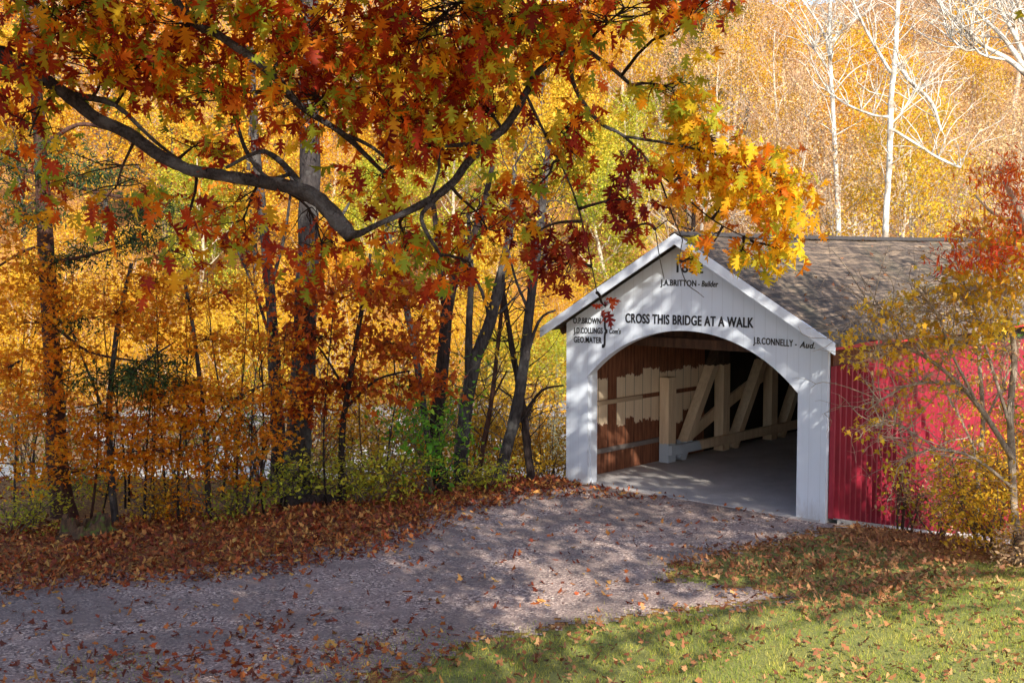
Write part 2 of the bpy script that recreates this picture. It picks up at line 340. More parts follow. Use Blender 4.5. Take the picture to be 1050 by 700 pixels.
# left post, right post, strips above the arch (all butted)
zb = -.02
out = [(-W, zb), (-W + ai, zb)] + arc + [(-ai, zb), (0, zb), (0, top(0)), (-W / 2, top(-W / 2)), (-W, top(-W))]
mb.prism(out, 0, .09); PORT = mb.build('portal_wall', WHITE, br)
mb = MB()   # linings of the opening, set behind the portal wall
PW = painted('post_white', (.70, .75, .84), .08)
mb.box(-W + .1, -W + ai + .015, .093, .30, -.03, 2.45); mb.build('door_post', PW, br); mb = MB(); mb.box(-ai - .015, -.1, .093, .30, -.03, 2.45); mb.build('door_post', PW, br)
mb = MB(); arc2 = [(-W / 2 + (R - .0) * math.sin(q), zc + (R) * math.cos(q)) for q in np.linspace(-a0, a0, 33)]
arco = [(x, z + .12) for x, z in arc2]
for i in range(32):
    mb.v += [(arc2[i][0], .092, arc2[i][1]), (arc2[i + 1][0], .092, arc2[i + 1][1]), (arc2[i + 1][0], .2, arc2[i + 1][1]), (arc2[i][0], .2, arc2[i][1])]
    k = len(mb.v) - 4; mb.f.append((k, k + 1, k + 2, k + 3))
mb.build('arch_soffit', WHITE2, br)
# barge boards
for sgn in (-1, 1):
    mb = MB(); x1 = -W / 2 + sgn * (W / 2 + .36)
    z0, z1 = zr(-W / 2) - .01, zr(x1) - .01; hh = .205
    pts = [(-W / 2 + sgn * .001, z0), (x1, z1), (x1, z1 - hh), (-W / 2 + sgn * .001, z0 - hh)]
    mb.prism(pts, -.455, -.42); mb.build('barge_board', WHITE2, br)
# roof
m, t, b = mat('shingles'); uv = coords(t, 'UV')
bk = nd(t, 'ShaderNodeTexBrick', Scale=1.0); bk.offset = .5
for k, v in (('Mortar Size', .012), ('Brick Width', .22), ('Row Height', .15), ('Bias', 0.0)): bk.inputs[k].default_value = v
t.links.new(uv, bk.inputs['Vector']); bk.inputs['Color1'].default_value = (.05, .034, .025, 1); bk.inputs['Color2'].default_value = (.15, .105, .075, 1); bk.inputs['Mortar'].default_value = (.05, .04, .035, 1)
sxy = t.nodes.new('ShaderNodeSeparateXYZ'); t.links.new(uv, sxy.inputs[0])
ms = t.nodes.new('ShaderNodeMapping'); ms.inputs['Scale'].default_value = (.5, 5, 1); t.links.new(uv, ms.inputs[0])
n = noise(t, ms.outputs[0], 1.4, 6, .75); n2 = noise(t, uv, 9, 5, .7); n3 = noise(t, uv, .5, 4)
col = mixc(t, ramp(t, n, [(.50, (0, 0, 0)), (.68, (1, 1, 1))]), bk.outputs['Color'], (.36, .25, .16))
col = mixc(t, math_(t, 'MULTIPLY', ramp(t, n2, [(.5, (0, 0, 0)), (.7, (1, 1, 1))]), .6), col, (.07, .055, .05))
col = mixc(t, math_(t, 'MULTIPLY', ramp(t, n3, [(.5, (0, 0, 0)), (.65, (1, 1, 1))]), .3), col, (.10, .11, .05))
t.links.new(col, b.inputs['Base Color']); b.inputs['Roughness'].default_value = .9
saw = math_(t, 'FRACT', math_(t, 'MULTIPLY', sxy.outputs[1], 1 / .15)); bump(t, b, math_(t, 'ADD', math_(t, 'ADD', saw, math_(t, 'MULTIPLY', bk.outputs['Fac'], -.6)), math_(t, 'MULTIPLY', n2, 1.2)), 1, .03)
SHI = m; L = 31.0
for sgn in (1, -1):
    nv, nw = 156, 30; V = []; UV = []
    wd = W / 2 + .36; sl_ = math.hypot(wd, .574 * wd)
    for i in range(nv + 1):
        for j in range(nw + 1):
            y = -.44 + (L + .88) * i / nv; q = j / nw; x = -W / 2 + sgn * wd * q
            z = zr(x) + .03 * math.sin(y * .9) * math.sin(q * 2.5) + .018 * math.sin(y * 2.3 + q * 5) + rnd.uniform(-.006, .006) - .03 * math.sin(min(y, 14) / 14 * math.pi) 
            if j in (0,): z = zr(x) - .03 * math.sin(min(y, 14) / 14 * math.pi)
            V.append((x, y, z)); UV.append((y, q * sl_))
    fs = [(i * (nw + 1) + j, (i + 1) * (nw + 1) + j, (i + 1) * (nw + 1) + j + 1, i * (nw + 1) + j + 1) for i in range(nv) for j in range(nw)]
    if sgn < 0: fs = [f[::-1] for f in fs]
    n0 = len(V); V2 = V + [(x, y, z - .06) for x, y, z in V]; UV2 = UV + UV
    f2 = fs + [tuple(n0 + k for k in f[::-1]) for f in fs]
    edge = [i * (nw + 1) + nw for i in range(nv + 1)]; f2 += [(edge[i], edge[i + 1], edge[i + 1] + n0, edge[i] + n0) for i in range(nv)]
    e2 = list(range(nw + 1)); f2 += [(e2[j], e2[j + 1], e2[j + 1] + n0, e2[j] + n0) for j in range(nw)]
    me = bpy.data.meshes.new('roof'); me.from_pydata(V2, [], f2); me.update(); ul = me.uv_layers.new(name='UVMap')
    vi = np.empty(len(me.loops), np.int32); me.loops.foreach_get('vertex_index', vi); ul.data.foreach_set('uv', np.array(UV2, np.float32)[vi].ravel())
    ROOF = link('roof', me, SHI, br)
mb = MB(); yy = -.3
for i in range(105):
    y0 = -.44 + i * .3; dz = -.03 * math.sin(min(max(y0, 0), 14) / 14 * math.pi) + rnd.uniform(0, .008)
    for sgn in (-1, 1): mb.beam((-W / 2 + sgn * .075, y0, 5.29 - .02 + dz), (-W / 2 + sgn * .075, y0 + .305, 5.29 - .02 + dz + .012), .17, .018, (sgn * .5, 0, 1))
mb.build('ridge_cap', SHI, ROOF)
# red siding
m, t, b = mat('red_metal'); v = coords(t); n = noise(t, coords(t, 'Object', (1, 5, .35)), 1.8, 6, .75); n2 = noise(t, v, 14, 5, .7)
col = ramp(t, n, [(.3, (.20, .005, .02)), (.55, (.31, .009, .032)), (.8, (.38, .03, .05))])
col = mixc(t, math_(t, 'MULTIPLY', math_(t, 'SUBTRACT', n2, .62), 3, True), col, (.25, .03, .04))
t.links.new(col, b.inputs['Base Color']); b.inputs['Roughness'].default_value = .55; bump(t, b, n2, .15, .01); RED = m
def gzl(x, y):  # ground height in bridge coordinates
    p = BM @ Vector((x, y, 0)); return G(p.x, p.y)
for sx in (0, 1):
    X0 = 0.0 if sx == 0 else -W; sg = 1 if sx == 0 else -1; V = []; fs = []; N = int((L - .1) / .0275)
    for i in range(N + 1):
        y = .095 + (L - .1) * i / N; ph = (y / .22) % 1.0
        off = .08 * (0 if ph < .42 else (ph - .42) / .125 if ph < .54 else 1 if ph < .85 else 1 - (ph - .85) / .125 if ph < .97 else 0)
        zb_ = max(gzl(X0, y) + .10, -1.75) if sx == 0 else -.3
        x = X0 + sg * (.005 + off); V += [(x, y, zb_), (x, y, 2.86 + .02 * math.sin(y * .4))]
    for i in range(N):
        f = (2 * i, 2 * i + 2, 2 * i + 3, 2 * i + 1); fs.append(f if sx == 0 else f[::-1])
    me = bpy.data.meshes.new('side_wall'); me.from_pydata(V, [], fs); me.update(); o = link('side_wall', me, RED, br)
    sm = o.modifiers.new('thickness', 'SOLIDIFY'); sm.thickness = .004; sm.offset = -1
mb = MB(); mb.box(.30, .335, -.40, L + .4, 3.20, 3.28); mb.build('eave_fascia', painted('red_paint', (.5, .03, .03), .05), br)
m, t, b = mat('old_wood'); v = coords(t, 'Object', (6, 6, .9)); n = noise(t, v, 1.5, 6, .7); t.links.new(ramp(t, n, [(.3, (.025, .012, .008)), (.7, (.13, .06, .035))]), b.inputs['Base Color']); b.inputs['Roughness'].default_value = .9; bump(t, b, n, .6, .02); WOOD = m
def wally(px, py=420, x=-W + .3):   # depth along the bridge where a pixel meets the left truss plane
    o = BMI @ Vector((0, 0, H)); d = BMI.to_3x3() @ ray(px, py); return (o + d * ((x - o.x) / d.x)).y
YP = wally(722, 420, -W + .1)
m, t, b = mat('plank_tones'); v = coords(t); s3 = t.nodes.new('ShaderNodeSeparateXYZ'); t.links.new(v, s3.inputs[0])
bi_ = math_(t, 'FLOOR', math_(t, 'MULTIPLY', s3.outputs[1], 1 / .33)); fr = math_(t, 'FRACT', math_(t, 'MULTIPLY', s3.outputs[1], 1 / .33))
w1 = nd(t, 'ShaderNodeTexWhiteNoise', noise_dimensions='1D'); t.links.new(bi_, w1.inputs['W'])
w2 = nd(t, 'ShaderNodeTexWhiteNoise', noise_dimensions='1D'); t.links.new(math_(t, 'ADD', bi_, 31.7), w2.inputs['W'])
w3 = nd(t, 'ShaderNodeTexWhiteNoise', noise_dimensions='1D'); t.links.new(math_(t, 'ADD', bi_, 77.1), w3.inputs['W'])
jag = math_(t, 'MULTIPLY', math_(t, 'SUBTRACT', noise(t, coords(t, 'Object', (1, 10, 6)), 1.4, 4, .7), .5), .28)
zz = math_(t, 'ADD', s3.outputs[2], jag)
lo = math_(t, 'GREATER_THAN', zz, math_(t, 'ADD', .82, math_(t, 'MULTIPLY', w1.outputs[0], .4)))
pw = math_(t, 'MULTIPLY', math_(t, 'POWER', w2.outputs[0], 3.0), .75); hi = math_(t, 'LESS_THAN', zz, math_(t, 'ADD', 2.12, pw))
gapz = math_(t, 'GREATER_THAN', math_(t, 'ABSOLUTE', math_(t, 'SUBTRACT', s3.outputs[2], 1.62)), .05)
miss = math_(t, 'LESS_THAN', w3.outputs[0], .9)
pm = math_(t, 'MULTIPLY', math_(t, 'MULTIPLY', lo, hi), math_(t, 'MULTIPLY', gapz, miss))  # tan band on each board with ragged ends, brown elsewhere
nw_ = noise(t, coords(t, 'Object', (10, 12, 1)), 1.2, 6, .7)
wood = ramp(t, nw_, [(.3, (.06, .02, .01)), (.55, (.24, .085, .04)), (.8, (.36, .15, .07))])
tan_tone = ramp(t, nw_, [(.3, (.74, .56, .38)), (.7, (.86, .69, .5))])
col = mixc(t, pm, wood, tan_tone); seam = math_(t, 'LESS_THAN', fr, .045); col = mixc(t, math_(t, 'MULTIPLY', seam, .8), col, (.02, .01, .008))
lim = math_(t, 'GREATER_THAN', s3.outputs[1], YP); col = mixc(t, lim, col, ramp(t, nw_, [(.3, (.012, .008, .006)), (.8, (.05, .03, .02))]))  # planks deeper inside coloured near black for the dark depth behind the truss
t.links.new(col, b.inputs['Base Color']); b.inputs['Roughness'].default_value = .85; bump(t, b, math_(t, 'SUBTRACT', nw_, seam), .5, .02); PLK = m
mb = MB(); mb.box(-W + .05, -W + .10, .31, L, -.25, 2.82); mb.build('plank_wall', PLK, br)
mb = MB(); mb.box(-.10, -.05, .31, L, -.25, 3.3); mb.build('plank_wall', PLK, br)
# deck
m, t, b = mat('deck_concrete'); v = coords(t); n = noise(t, v, 1.3, 7, .7); n2 = noise(t, v, 30, 4, .8)
t.links.new(mixc(t, .3, ramp(t, n, [(.3, (.34, .31, .30)), (.7, (.58, .54, .53))]), ramp(t, n2, [(.3, (.2, .18, .18)), (.7, (.6, .56, .55))])), b.inputs['Base Color']); b.inputs['Roughness'].default_value = .9; bump(t, b, n2, .3, .01); CONC = m
mb = MB(); mb.box(-W + .101, -.101, -.02, L, -.4, .035); mb.build('deck', CONC, br)
mb = MB(); mb.box(-W + .1, -W + .5, 6, L, -1.0, -.41); mb.box(-.5, -.1, 6, L, -1.0, -.41); mb.build('floor_beam', WOOD, br)
mb = MB()
for i in range(16): mb.beam((-W + .2, 1 + i * 2, 3.05), (-.2, 1 + i * 2, 3.05), .18, .2)
for i in range(50):
    for sg in (-1, 1):
        y = .2 + i * .62; xe = -W / 2 + sg * (W / 2 + .3); mb.beam((-W / 2, y, zr(-W / 2) - .17), (xe, y, zr(xe) - .16), .06, .13)
mb.box(-W + .1, -W + .3, .1, L, 2.84, 3.05); mb.box(-.3, -.1, .1, L, 2.84, 3.05)
mb.build('roof_frame', WOOD, br)
# timbers
YB = 4.6
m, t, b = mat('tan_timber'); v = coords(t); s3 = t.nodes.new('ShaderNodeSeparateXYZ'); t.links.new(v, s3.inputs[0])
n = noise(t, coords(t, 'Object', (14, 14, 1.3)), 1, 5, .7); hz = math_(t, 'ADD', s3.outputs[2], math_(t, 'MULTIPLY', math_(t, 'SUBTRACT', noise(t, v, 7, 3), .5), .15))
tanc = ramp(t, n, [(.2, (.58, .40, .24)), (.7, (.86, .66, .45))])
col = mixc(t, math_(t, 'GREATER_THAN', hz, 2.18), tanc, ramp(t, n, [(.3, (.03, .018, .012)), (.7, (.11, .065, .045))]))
col = mixc(t, math_(t, 'MULTIPLY', math_(t, 'LESS_THAN', hz, .46), math_(t, 'LESS_THAN', math_(t, 'ADD', s3.outputs[1], math_(t, 'MULTIPLY', hz, .6)), YB)), col, (.5, .56, .64))  # bluish shade put into the colour of the lower timber near the entry
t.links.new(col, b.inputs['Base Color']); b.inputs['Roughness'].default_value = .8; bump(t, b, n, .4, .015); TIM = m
def wally(px, py=420, x=-W + .3):   # depth along the bridge where a pixel meets the left truss plane
    o = BMI @ Vector((0, 0, H)); d = BMI.to_3x3() @ ray(px, py); return (o + d * ((x - o.x) / d.x)).y
y1 = wally(684); y2 = wally(745); 
xt = -W + .32
step = 2.35
posts = [y1 + step * i for i in range(int((L - y1) / step))]
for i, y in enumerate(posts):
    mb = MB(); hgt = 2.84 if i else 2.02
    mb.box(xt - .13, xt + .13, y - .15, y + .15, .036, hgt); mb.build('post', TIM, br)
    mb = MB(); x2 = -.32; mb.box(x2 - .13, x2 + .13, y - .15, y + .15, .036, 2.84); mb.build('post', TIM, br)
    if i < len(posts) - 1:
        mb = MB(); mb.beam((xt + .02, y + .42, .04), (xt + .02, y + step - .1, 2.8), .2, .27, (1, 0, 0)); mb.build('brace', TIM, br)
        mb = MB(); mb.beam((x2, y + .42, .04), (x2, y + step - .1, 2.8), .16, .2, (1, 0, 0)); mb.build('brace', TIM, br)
# burr arch (curved timber) on the left truss
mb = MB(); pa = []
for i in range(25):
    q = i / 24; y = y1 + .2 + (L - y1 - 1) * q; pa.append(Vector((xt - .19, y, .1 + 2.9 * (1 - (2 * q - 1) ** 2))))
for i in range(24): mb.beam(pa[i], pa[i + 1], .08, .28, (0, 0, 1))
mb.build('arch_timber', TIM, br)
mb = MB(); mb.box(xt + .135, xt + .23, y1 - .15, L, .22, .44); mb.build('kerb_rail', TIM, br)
mb = MB(); mb.box(xt - .22, xt - .16, .31, y1, .50, .60); mb.build('wall_rail', painted('rail_grey', (.2, .17, .16), .1), br)
mb = MB(); mb.box(xt - .22, xt - .15, .31, y1 - .8, 1.57, 1.66); mb.build('wall_rail', painted('rail_tan', (.5, .36, .24), .1), br)
# lettering
BLK, t, b = mat('black_paint'); b.inputs['Base Color'].default_value = (.012, .012, .016, 1); b.inputs['Roughness'].default_value = .5
def text(s, p0, p1, h, bold=.03, shear=0.0):
    a, c = fac(*p0), fac(*p1); hh = (fac(p0[0], p0[1] - h) - a).length
    cu = bpy.data.curves.new('lettering', 'FONT'); cu.body = s; cu.size = 1; cu.offset = .012; cu.shear = shear; cu.space_character = 1.08
    o = bpy.data.objects.new('tmp', cu); C.objects.link(o); dg = bpy.context.evaluated_depsgraph_get(); dg.update()
    me = bpy.data.meshes.new_from_object(o.evaluated_get(dg)); bpy.data.objects.remove(o)
    co = np.empty(len(me.vertices) * 3, np.float32); me.vertices.foreach_get('co', co); co = co.reshape(-1, 3)
    x0, x1 = co[:, 0].min(), co[:, 0].max(); caph = .69
    u = (co[:, 0] - x0) / (x1 - x0); new = np.zeros_like(co); nf0 = [tuple(p.vertices) for p in me.polygons]; nv0 = len(co)
    new[:, 0] = a.x + u * (c.x - a.x); new[:, 2] = a.z + u * (c.z - a.z) + co[:, 1] / caph * hh; new[:, 1] = -.004
    VV = []; FF = []
    for q, (dx, dz_) in enumerate(((0, 0), (bold, 0), (-bold, 0), (bold * .5, bold * .4), (-bold * .5, -bold * .4))):
        w_ = new.copy(); w_[:, 0] += dx * hh; w_[:, 2] += dz_ * hh; w_[:, 1] -= .0012 * q; VV += [tuple(map(float, v)) for v in w_]; FF += [tuple(i + q * nv0 for i in f) for f in nf0]
    bpy.data.meshes.remove(me); me = bpy.data.meshes.new('lettering'); me.from_pydata(VV, [], FF); me.update(); return link('lettering', me, BLK, PORT)
text('1882', (694, 279), (721, 280), 11, .022)
text('J.A.BRITTON', (677.5, 292.5), (714, 293.5), 6, .032)
text('- Builder', (716, 293.6), (736.5, 294.2), 5.8, .03, .25)
text('CROSS THIS BRIDGE AT A WALK', (641.5, 330.5), (772.6, 335.8), 9.2, .035)
text('O.P.BROWN', (588, 331.4), (616, 332), 5.8); text('J.D.COLLINGS', (588.5, 341.4), (618, 342), 5.8); text('GEO.MATER', (588.6, 350.8), (617, 351.6), 5.8)
text('}', (617.5, 348.5), (623, 349), 25, .0); text("Com's", (625, 341.8), (636.6, 342.2), 5.2, .03, .2)
text('J.B.CONNELLY -', (772.5, 352), (817, 355.6), 6.6); text('Aud.', (820, 356.2), (835.5, 357.3), 6.2, .03, .3)
# abutment (concrete footing along the red wall + flared wing)
mb = MB()
n = 24
def foot(x0, y0, x1, y1, w0, hh, seg):
    pts = [Vector((x0, y0, 0)).lerp(Vector((x1, y1, 0)), i / seg) for i in range(seg + 1)]; d = (pts[-1] - pts[0]).normalized(); s = Vector((d.y, -d.x, 0)) * w0
    for i in range(seg):
        b0 = len(mb.v)
        for p in (pts[i], pts[i + 1]):
            q = p + s; zt_ = gzl(p.x, p.y) + hh
            mb.v += [(p.x, p.y, zt_ - 1), (q.x, q.y, zt_ - 1), (q.x, q.y, zt_), (p.x, p.y, zt_)]
        mb.f += [tuple(b0 + k for k in f) for f in ((0, 1, 5, 4), (1, 2, 6, 5), (2, 3, 7, 6), (3, 0, 4, 7))]
    mb.f += [(b0 + 4, b0 + 5, b0 + 6, b0 + 7)]
foot(-.02, .12, -.02, 7.0, .20, .095, 30)
foot(.20, 5.6, 1.5, 6.6, .25, .16, 5)
ab = mb.build('concrete_footing', painted('footing_concrete', (.5, .48, .45), .1)); ab.matrix_world = BM
tag(ab, 'low pale concrete footing under the red bridge wall ending in a sloped wing', 'footing')

# ---------------------------------------------------------------- offscreen canopy (clumps set along sun rays to cast the shade) + foreground oak
def sph(n, rng=NR):
    v = rng.normal(size=(n, 3)); v /= np.linalg.norm(v, axis=1)[:, None]; return v * (rng.uniform(0, 1, (n, 1)) ** (1 / 3))
off = Vector((SH.x, SH.y, 0)) / math.tan(SUN_EL)
shade = gp([(-500, 760), (-200, 900), (330, 800), (600, 716), (740, 684), (810, 655), (835, 630), (900, 606), (960, 594), (985, 582), (930, 560), (880, 548)]) + [(7.0, 22.9), (6.4, 25.4), (5.6, 30.2), (2.5, 31.6), (-3, 31), (-16, 29)]
clA, clB = [], []
LITPTS = [at(a_, b_, 10.1) for a_, b_ in ((700, 110), (740, 150), (790, 170), (815, 205), (780, 225), (760, 260), (720, 190), (812, 240))] + [at(330, 150, 9.3), at(300, 60, 9.2)] + [Vector((7.2 + .668 * q, 23.6 + .744 * q, zq)) for q in (0, 1.6, 3.2) for zq in (.3, 1.6)] + [Vector((4.9, 22.7, 3.0)), Vector((2.6, 24.8, 3.4))]
sx_ = np.arange(-17, 12, 1.15)
for gx, gy in [(a_, b_) for a_ in sx_ for b_ in np.arange(9, 32, 1.15)] + [(a_, b_) for a_ in np.arange(-16.4, 12, 1.5) for b_ in np.arange(9.6, 32, 1.5)]:
    if True:
        x = gx + rnd.uniform(-.4, .4); y = gy + rnd.uniform(-.4, .4)
        if not bool(inpoly(np.array(x), np.array(y), shade)): continue
        if rnd.random() < .02: continue
        qx, qy = proj((x, y, 0))
        if 610 < qx < 800 and 596 < qy < 634: continue
        if 395 < qx < 470 and 566 < qy < 586: continue
        if qx > 600 and qy > 640 and rnd.random() < .75: continue
        z = rnd.uniform(8.2, 11.5)
        for _ in range(10):
            p = Vector((x, y, 0)) + off * z + Vector((0, 0, z)); q = proj((p.x, p.y, p.z - 1.2))
            if q[1] < -45 or q[0] > 1130 or q[0] < -80 or p.y < 1: break
            z += .8
        if any(((p - t_) - TOSUN * (p - t_).dot(TOSUN)).length < .62 for t_ in LITPTS): continue
        (clA if p.x < 3.5 else clB).append(p)
for tx, tz in [(x_, z_) for x_ in (-13, -11, -9.5, -8.2, -7, -5.8, -4.6, -3.4, -2.2, -1, .2) for z_ in (1.2, 3.0, 4.8, 6.6)]:
    if rnd.random() < .8: continue
    z = rnd.uniform(11, 14); p = Vector((tx, 24.3, tz)) + (off + Vector((0, 0, 1))) * (z - tz)
    if proj((p.x, p.y, p.z - 1.2))[1] < -45: clA.append(p)
def overhead(tree, clumps, trunk_top, m, barkm, leaf=.24, per=190, rad=1.12):  # crown clumps shaped for shade, with added limbs joining them to the trunk
    P = np.concatenate([np.array(c)[None, :] + sph(per) * np.array([rad, rad, .55]) for c in clumps]); leaves('foliage', P, leaf, SH_MAP, m, tree)
    mb = MB(); hubs = []
    cl = sorted(clumps, key=lambda c: math.atan2(c.x - trunk_top.x, c.y - trunk_top.y)); k = 9
    for i in range(0, len(cl), k):
        g = cl[i:i + k]; mid = sum(g, Vector()) / len(g); mid.z -= .3; pts = curve(trunk_top, mid, .08, .12, 7)
        mb.tube(pts, [.16 - .1 * j / 7 for j in range(8)], 7)
        for c in g: mb.tube(curve(pts[rnd.randint(3, 7)], c, .03, .15, 5), [.05, .04, .03, .022, .015, .01], 5)
    mb.build('limb', barkm, tree, True)
# --- foreground oak, trunk out of frame to the left
oak = empty('oak_tree', (-8.4, 3.0, G(-8.4, 3.0) - .1)); tag(oak, 'near oak whose thick dark limb and red orange leaves hang across the top left', 'tree')
OL = oak.location.copy()
def toloc(pts, o): return [Vector(p) - o for p in pts]
mb = MB(); tp = toloc([(-8.4, 3, OL.z), (-8.35, 3.1, 4.5), (-8.1, 3.4, 6.2), (-7.8, 3.8, 8.0), (-7.3, 4.2, 10.0)], OL)
mb.tube(*smooth_path(tp, [.62, .48, .42, .34, .2]), 14); mb.build('trunk', B_OAK, oak, True)
overhead(oak, toloc(clA, OL), tp[3], OAK, B_OAK)
def pxr(r, Y): return r / F * Y
limbs = []
def limb(pix, lead=None, n=10, tree=oak, O=OL, mat_=B_OAK, name='limb', sub=4):
    """pix: (px,py,Y,rpx)"""
    P = [at(a, b, Y) for a, b, Y, r in pix]; Rr = [pxr(r * (.84 if O is OL else 1), Y) for a, b, Y, r in pix]
    if lead: P = [Vector(l[:3]) for l in lead] + P; Rr = [l[3] for l in lead] + Rr
    pts, rr = smooth_path(toloc(P, O), Rr, sub); mb = MB(); mb.tube(pts, rr, n, rough=.12); mb.build(name, mat_, tree, True); limbs.append((pts, rr)); return pts, rr
limbs.clear()
limb([(-30, 46, 9.6, 6), (0, 60, 9.5, 6.5), (40, 78, 9.5, 7), (72, 100, 9.4, 8), (100, 122, 9.35, 7.5), (130, 136, 9.3, 7.5), (165, 160, 9.2, 7.5), (192, 173, 9.15, 7), (215, 178, 9.1, 7.5), (240, 182, 9.05, 7.2), (272, 187, 9, 8), (305, 194, 8.9, 9), (328, 206, 8.85, 9.5), (346, 226, 8.8, 10.5), (360, 243, 8.75, 9)], [(-8.1, 3.4, 6.0, .3), (-6.2, 7.0, 6.6, .16)], 12)
limb([(360, 241, 8.78, 6), (372, 238, 8.85, 4), (392, 228, 8.95, 3.2), (428, 212, 9.1, 4.5), (462, 190, 9.2, 5.2), (480, 166, 9.3, 5), (500, 146, 9.4, 5.5), (520, 128, 9.5, 5), (538, 98, 9.6, 4.6), (552, 74, 9.7, 4), (590, 50, 9.8, 3.2), (622, 66, 9.9, 2.6), (648, 88, 10, 2)], None, 9)
limb([(300, -60, 8.6, 6), (185, 8, 8.9, 5.2), (222, 35, 9, 5), (262, 62, 9.1, 5), (290, 88, 9.2, 4.6), (312, 112, 9.3, 4), (350, 136, 9.4, 3.8), (378, 162, 9.5, 3), (402, 186, 9.6, 1.8)][1:], [(-7.8, 3.8, 8.0, .22), (-4.5, 6.5, 8.2, .12), (-2.9, 8.2, 7.6, .06)], 8)
for pix in ([(312, 196, 8.9, 4), (300, 178, 9, 4), (280, 160, 9.1, 3.5), (264, 156, 9.1, 2.5), (232, 172, 9.2, 2)],
            [(300, 178, 9, 3), (275, 182, 9.2, 2), (255, 160, 9.4, 2.4), (243, 128, 9.5, 2.2), (238, 114, 9.5, 1.5)],
            [(312, 112, 9.3, 3), (280, 88, 9.3, 3.5), (268, 94, 9.4, 3), (262, 95, 9.4, 2)],
            [(75, 98, 9.4, 5), (118, 108, 9.4, 3), (160, 146, 9.5, 2.2), (200, 175, 9.6, 1.3)],
            [(505, 140, 9.4, 3), (480, 148, 9.3, 3), (452, 152, 9.3, 2.2), (450, 175, 9.3, 1.8), (440, 205, 9.2, 1.5)],
            [(462, 188, 9.2, 3.5), (446, 205, 9.1, 3.2), (432, 225, 9.0, 2.6), (452, 262, 9, 1.8)],
            [(590, 50, 9.8, 2.6), (586, 78, 9.8, 2.8), (600, 108, 9.9, 3), (618, 128, 10, 2.6), (640, 140, 10, 2), (672, 175, 10, 1.3), (690, 222, 10, 1), (700, 246, 10, .7)],
            [(590, 50, 9.8, 2.4), (570, 40, 9.7, 2.8), (548, 20, 9.6, 2.6), (520, -20, 9.5, 2.5)],
            [(640, 140, 10, 1.8), (690, 148, 10.1, 1.6), (740, 160, 10.2, 1.3), (790, 180, 10.2, .9)],
            [(672, 175, 10, 1.2), (690, 190, 10, 1.1), (730, 225, 10.1, .9), (770, 246, 10.2, .7)],
            [(540, 98, 9.6, 2), (560, 140, 9.7, 1.6), (585, 190, 9.8, 1.3), (600, 240, 9.9, 1), (612, 300, 9.9, .6)],
            [(700, 246, 10, .6), (697, 268, 10, .6), (704, 290, 10, .6), (716, 300, 10, .5), (722, 305, 10, .4)],
            [(672, 235, 10, .6), (676, 262, 10, .6), (681, 286, 10, .4)], [(685, 225, 10, .7), (672, 235, 10, .6)],
            [(350, 136, 9.4, 2.4), (380, 150, 9.4, 2.2), (410, 172, 9.4, 1.8), (418, 160, 9.4, 1)]):
    limb(pix, None, 6)
def sprays(tree, O, blobs, m, size, shape, Y, dep, stems, per=7, twr=.006, sig=.13, barkm=B_DARK, droop=.9, flat=0, name='foliage', twn=4, tw_every=1):
    """blobs (px,py,rx,ry,n[,Y]); each spray is a little twig with leaves round it, twigs run back to the nearest stem"""
    allp = [p for pts, _ in stems for p in pts]; A = np.array([tuple(p) for p in allp]) if allp else None
    mb = MB(); P = []
    for bl in blobs:
        px, py, rx, ry, n = bl[:5]; Yb = bl[5] if len(bl) > 5 else Y
        c = at(px, py, Yb) - O; r = np.array([pxr(rx, Yb), dep, pxr(ry, Yb)])
        if A is not None:
            i = int(np.argmin(((A - np.array(c)) ** 2).sum(1))); hub = curve(allp[i], c, .05, .12, 6); mb.tube(hub, [twr * 2.6, twr * 2.3, twr * 2, twr * 1.8, twr * 1.6, twr * 1.3, twr], 5)
        else: hub = [c]
        Q = sph(n) * r + np.array(c)
        for k, q in enumerate(Q):
            q = Vector(q); h = hub[rnd.randint(len(hub) // 2, len(hub) - 1)]
            if k % tw_every == 0 and (q - h).length < 3.0: mb.tube(curve(h, q, .06, .15, twn), [twr * (1 - .8 * j / twn) for j in range(twn + 1)], 4, cap=False)
            d = (q - h).normalized() if (q - h).length > 1e-4 else Vector((0, 0, 1))
            tt = NR.uniform(-1, 1, per); P.append(np.array(q)[None, :] + np.array(d)[None, :] * tt[:, None] * sig * 1.2 + NR.normal(0, sig * .45, (per, 3)))
    mb.build('twig_spray', barkm, tree, True)
    leaves(name, np.concatenate(P), size, shape, m, tree, droop=droop, flat=flat)
st = list(limbs)
sprays(oak, OL, [(60, 20, 100, 50, 26), (190, 30, 110, 50, 34), (310, 30, 110, 60, 50), (430, 40, 110, 60, 62), (530, 25, 90, 50, 46), (640, 8, 90, 24, 22), (720, 4, 36, 16, 7),
     (330, 100, 90, 40, 28), (420, 110, 90, 46, 40), (500, 110, 50, 50, 20), (220, 90, 90, 40, 18), (100, 60, 90, 36, 12), (120, 190, 110, 40, 11), (30, 140, 50, 50, 7), (250, 225, 80, 34, 12), (330, 250, 70, 36, 15),
     (420, 255, 50, 36, 14), (500, 235, 60, 40, 15), (585, 130, 26, 60, 12), (390, 190, 46, 30, 8), (190, 262, 60, 24, 5), (480, 280, 45, 16, 5), (440, 150, 40, 20, 8), (550, 190, 30, 30, 6), (40, 90, 60, 30, 9), (150, 60, 80, 30, 14), (70, 5, 90, 26, 16), (200, 150, 50, 20, 5)],
    OAK, .142, SH_OAK, 9.4, .9, st, per=8)
